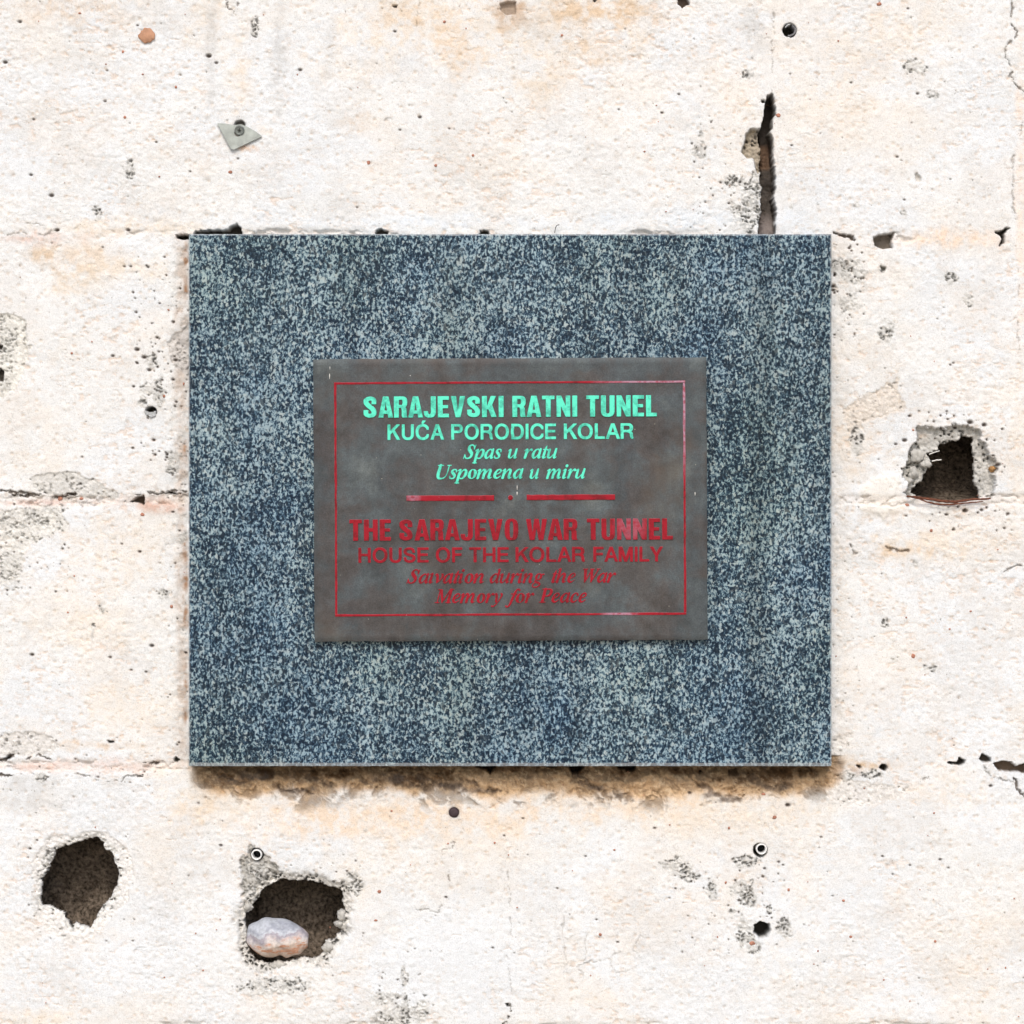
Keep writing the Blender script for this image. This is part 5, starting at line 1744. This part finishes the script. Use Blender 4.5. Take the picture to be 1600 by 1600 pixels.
def ring(name, ro, ri, y0, y1, mat, parent, a0=0.0, a1=6.28318, n=40, wob=0.0, tilt=0.0, seed=0):
    V, Fs = [], []
    full = a1 - a0 > 6.2
    R = random.Random(seed)
    m = n if full else n + 1
    for i in range(m):
        t = a0 + (a1 - a0) * i / n
        k = 1 + wob * math.sin(3 * t + seed) + wob * .5 * math.sin(7 * t)
        rag = R.uniform(0, wob) * .01
        for (r, y) in [(ro, y1), (ro, y0 + .0005), (ro - (ro - ri) * .25, y0 + rag), (ri + (ro - ri) * .25, y0 + rag), (ri, y0 + .0005), (ri, y1)]:
            V.append((r * k * math.cos(t), y + tilt * math.cos(t) * r, r * k * math.sin(t)))
    for i in range(n):
        a = i * 6
        b = ((i + 1) % m) * 6
        for j in range(5):
            Fs.append((a + j, b + j, b + j + 1, a + j + 1))
    return mesh_np(name, V, Fs, mat, parent, True)


def sleeve(px_, py_, label, ro=8.6, ri=6.5):
    t = thing('anchor_sleeve', label, 'wall anchor', W(px_, py_, 0), 'steel anchor sleeves below the slab')
    ring('sleeve_tube', ro * S, ri * S, -.0012, .018, M_sleeve, t, wob=.01)
    disc('bore_shade', 0, 0, ri * S * .99, .012, .010, M_black, t)  # near-black disc closing the tube, stands for the shade inside it
    return t


sleeve(401, 1335.5, 'shiny round steel anchor sleeve just above the hole that holds the stone', 8.4, 6.3)
sleeve(1189.8, 1326.5, 'shiny round steel anchor sleeve below the right end of the slab', 8.6, 6.4)

t = thing('plastic_wall_plug', 'torn dark plastic wall plug in the bore near the top right of the wall', 'wall plug', W(1234, 47, 0))
ring('plug_tube', 10 * S, 7.2 * S, .0006, .016, plain('dark_plastic', (0.16, 0.16, 0.17), .5), t, -1.9, 1.1, 24, .05, seed=2)
ring('plug_lip', 9.6 * S, 7.8 * S, -.0004, .010, M_plug, t, 1.5, 2.6, 12, .06, seed=4)
t = thing('broken_wall_plug', 'broken pale grey wall plug left of the slab with a jagged edge', 'wall plug', W(236, 643, 0))
ring('plug_tube', 9.0 * S, 5.0 * S, -.001, .014, M_plug, t, 3.0, 6.4, 24, .12, seed=5)
boxmesh('plug_core', (-6.5 * S, .003, -6 * S), (6.5 * S, .008, -.6 * S), M_plug, t)

t = thing('nail_head', 'round dark brown nail head in the wall below the slab', 'nail', W(709.3, 1269.5, 0))
disc('flat_head', 0, 0, 8.0 * S, .003, -.0012, M_nail, t, 32)
tube('shank', [(0, .002, 0), (0, .02, 0)], [2.5 * S, 2.2 * S], M_nail, t)

# zinc plate with a cross-head screw
t = thing('zinc_plate', 'bent triangular grey zinc plate held by a screw, above the top left of the slab', 'metal plate', W(374, 212, 0))
PO = [(340, 193.5), (352, 194), (366, 196.5), (377, 195), (388, 199.5), (399, 206), (409.8, 213.6), (366, 234.6), (361, 233.2)]


def plate():
    g = Glyph(120, 0, 90, 1.0, 10)
    g.gx = g.gx + 320
    g.gy = 250 - g.gy
    g.poly(PO)
    g.cut(np.hypot((g.gx - 372.0) / 1.0, (g.gy - 208.5) / 1.1) - 5.6)
    lps = [simplify(l, .25) for l in g.contours(0)]
    lps = [np.stack([(l[:, 0] + 320 - 374) * S, (l[:, 1] - 250 + 212) * S], -1) for l in lps]
    me, co = raised('plate_sheet', lps, .0016, .00012)
    return me


me = plate()
me.materials.append(M_zinc)
o = bpy.data.objects.new('plate_sheet', me)
o.location = (0, -.0014, 0)
o.rotation_euler = (math.radians(-2.0), 0, math.radians(1.5))
link(o, t)


def screw(parent):
    r = 7.6 * S
    n = 32
    V, Fs = [], []
    for (k, y) in [(.55, .004), (.55, -.0022), (1.0, -.0030), (1.0, -.0042), (.86, -.0048), (.52, -.0046)]:
        for i in range(n):
            a = i / n * 6.28318
            kk = k
            V.append((r * kk * math.cos(a), y, r * kk * math.sin(a)))
    # cross recess: inner ring pushed in
    for i in range(n):
        a = i / n * 6.28318 + .35
        q_ = abs(math.cos(2 * (a - .35)))
        V.append((r * (.14 + .34 * q_ ** 2) * math.cos(a - .35), -.0046, r * (.14 + .34 * q_ ** 2) * math.sin(a - .35)))
    for i in range(n):
        a = i / n * 6.28318
        q_ = abs(math.cos(2 * a))
        V.append((r * (.08 + .30 * q_ ** 2) * math.cos(a), -.0024, r * (.08 + .30 * q_ ** 2) * math.sin(a)))
    for lv in range(7):
        for i in range(n):
            a, b = lv * n + i, lv * n + (i + 1) % n
            Fs.append((a, b, b + n, a + n))
    Fs.append(tuple(7 * n + i for i in range(n)))
    p = W(374.6, 201.8, .006)
    o = mesh_np('screw', V, Fs, M_screw, parent, False)
    w0 = W(374, 212, 0)
    o.location = (p[0] - w0[0], 0, p[2] - w0[2])
    o.rotation_euler = (math.radians(10), math.radians(12), math.radians(-4))
    return o


screw(t)


# ------------------------------------------------------------------ stone in the hole, twig, straws, wire
def bean(x, y, z):
    # flattened base with a notch, thinner towards the left
    if z < 0:
        z *= .92
        z += .16 * math.exp(-((x - .12) / .12) ** 2) * (1 if z < -.3 else .2)
    z = math.copysign(abs(z) ** .86, z) - .05 * x + .02
    x = math.copysign(min(1, abs(x)) ** .93, x)
    if x < -.4:
        z *= 1 - .18 * (-x - .4)
    return x, y, z


st_ = pebble('river_stone', 434, 1467, 48, 32, -.008, 34, M_stone, None, 9, .09, 30, math.radians(-4), bean)
st_['label'] = 'smooth pink and blue-grey stone lying in the jagged hole below the slab'
st_['category'] = 'stone'


def arc(pts, n, out, jit=.0, seed=0):
    R = random.Random(seed)
    P = np.array(pts, dtype=float)
    tt = np.linspace(0, len(P) - 1, n)
    xx = np.interp(tt, range(len(P)), P[:, 0])
    yy = np.interp(tt, range(len(P)), P[:, 1])
    return [W(x + R.uniform(-jit, jit), y + R.uniform(-jit, jit), out + R.uniform(-jit, jit) * S) for x, y in zip(xx, yy)]


tw = thing('dry_twig', 'curved reddish brown twig lying across the bottom edge of the square hole', 'twig', W(1482, 782, 0))


def local(pts, o):
    return [tuple(Vector(p) - Vector(o.location)) for p in pts]


tube('strand', local(arc([(1417, 775), (1432, 777), (1452, 780), (1475, 783), (1495, 784), (1520, 780), (1548, 779)], 30, .003, .5, 1), tw), [(1.3 + 1.0 * math.sin(i / 29 * 3.14)) * S for i in range(30)], M_twig, tw)
tube('strand', local(arc([(1428, 777), (1448, 784), (1468, 788.5), (1488, 788), (1508, 786), (1536, 783.5)], 26, .0045, .5, 2), tw), [(.8 + .6 * math.sin(i / 25 * 3.14)) * S for i in range(26)], M_twig, tw)
sw = thing('white_straws', 'two thin white straws poking out of the upper left edge of the square hole', 'straw', W(1460, 712, 0))
tube('straw', local(arc([(1452, 710), (1459, 707), (1468, 704.5)], 8, .0, .2, 3), sw), [.9 * S] * 8, M_fibre, sw, 6)
tube('straw', local(arc([(1456, 721), (1463, 719), (1471, 718.5)], 8, .0, .2, 4), sw), [1.1 * S] * 8, M_fibre, sw, 6)
wh = tube('wire_hook', arc([(866.5, 364), (868, 356), (870, 352), (874, 351)], 12, .004, .1, 5), [.6 * S] * 12, M_wire, None, 6)
wh['label'] = 'tiny bent black wire rising from the top edge of the slab'
wh['category'] = 'wire'
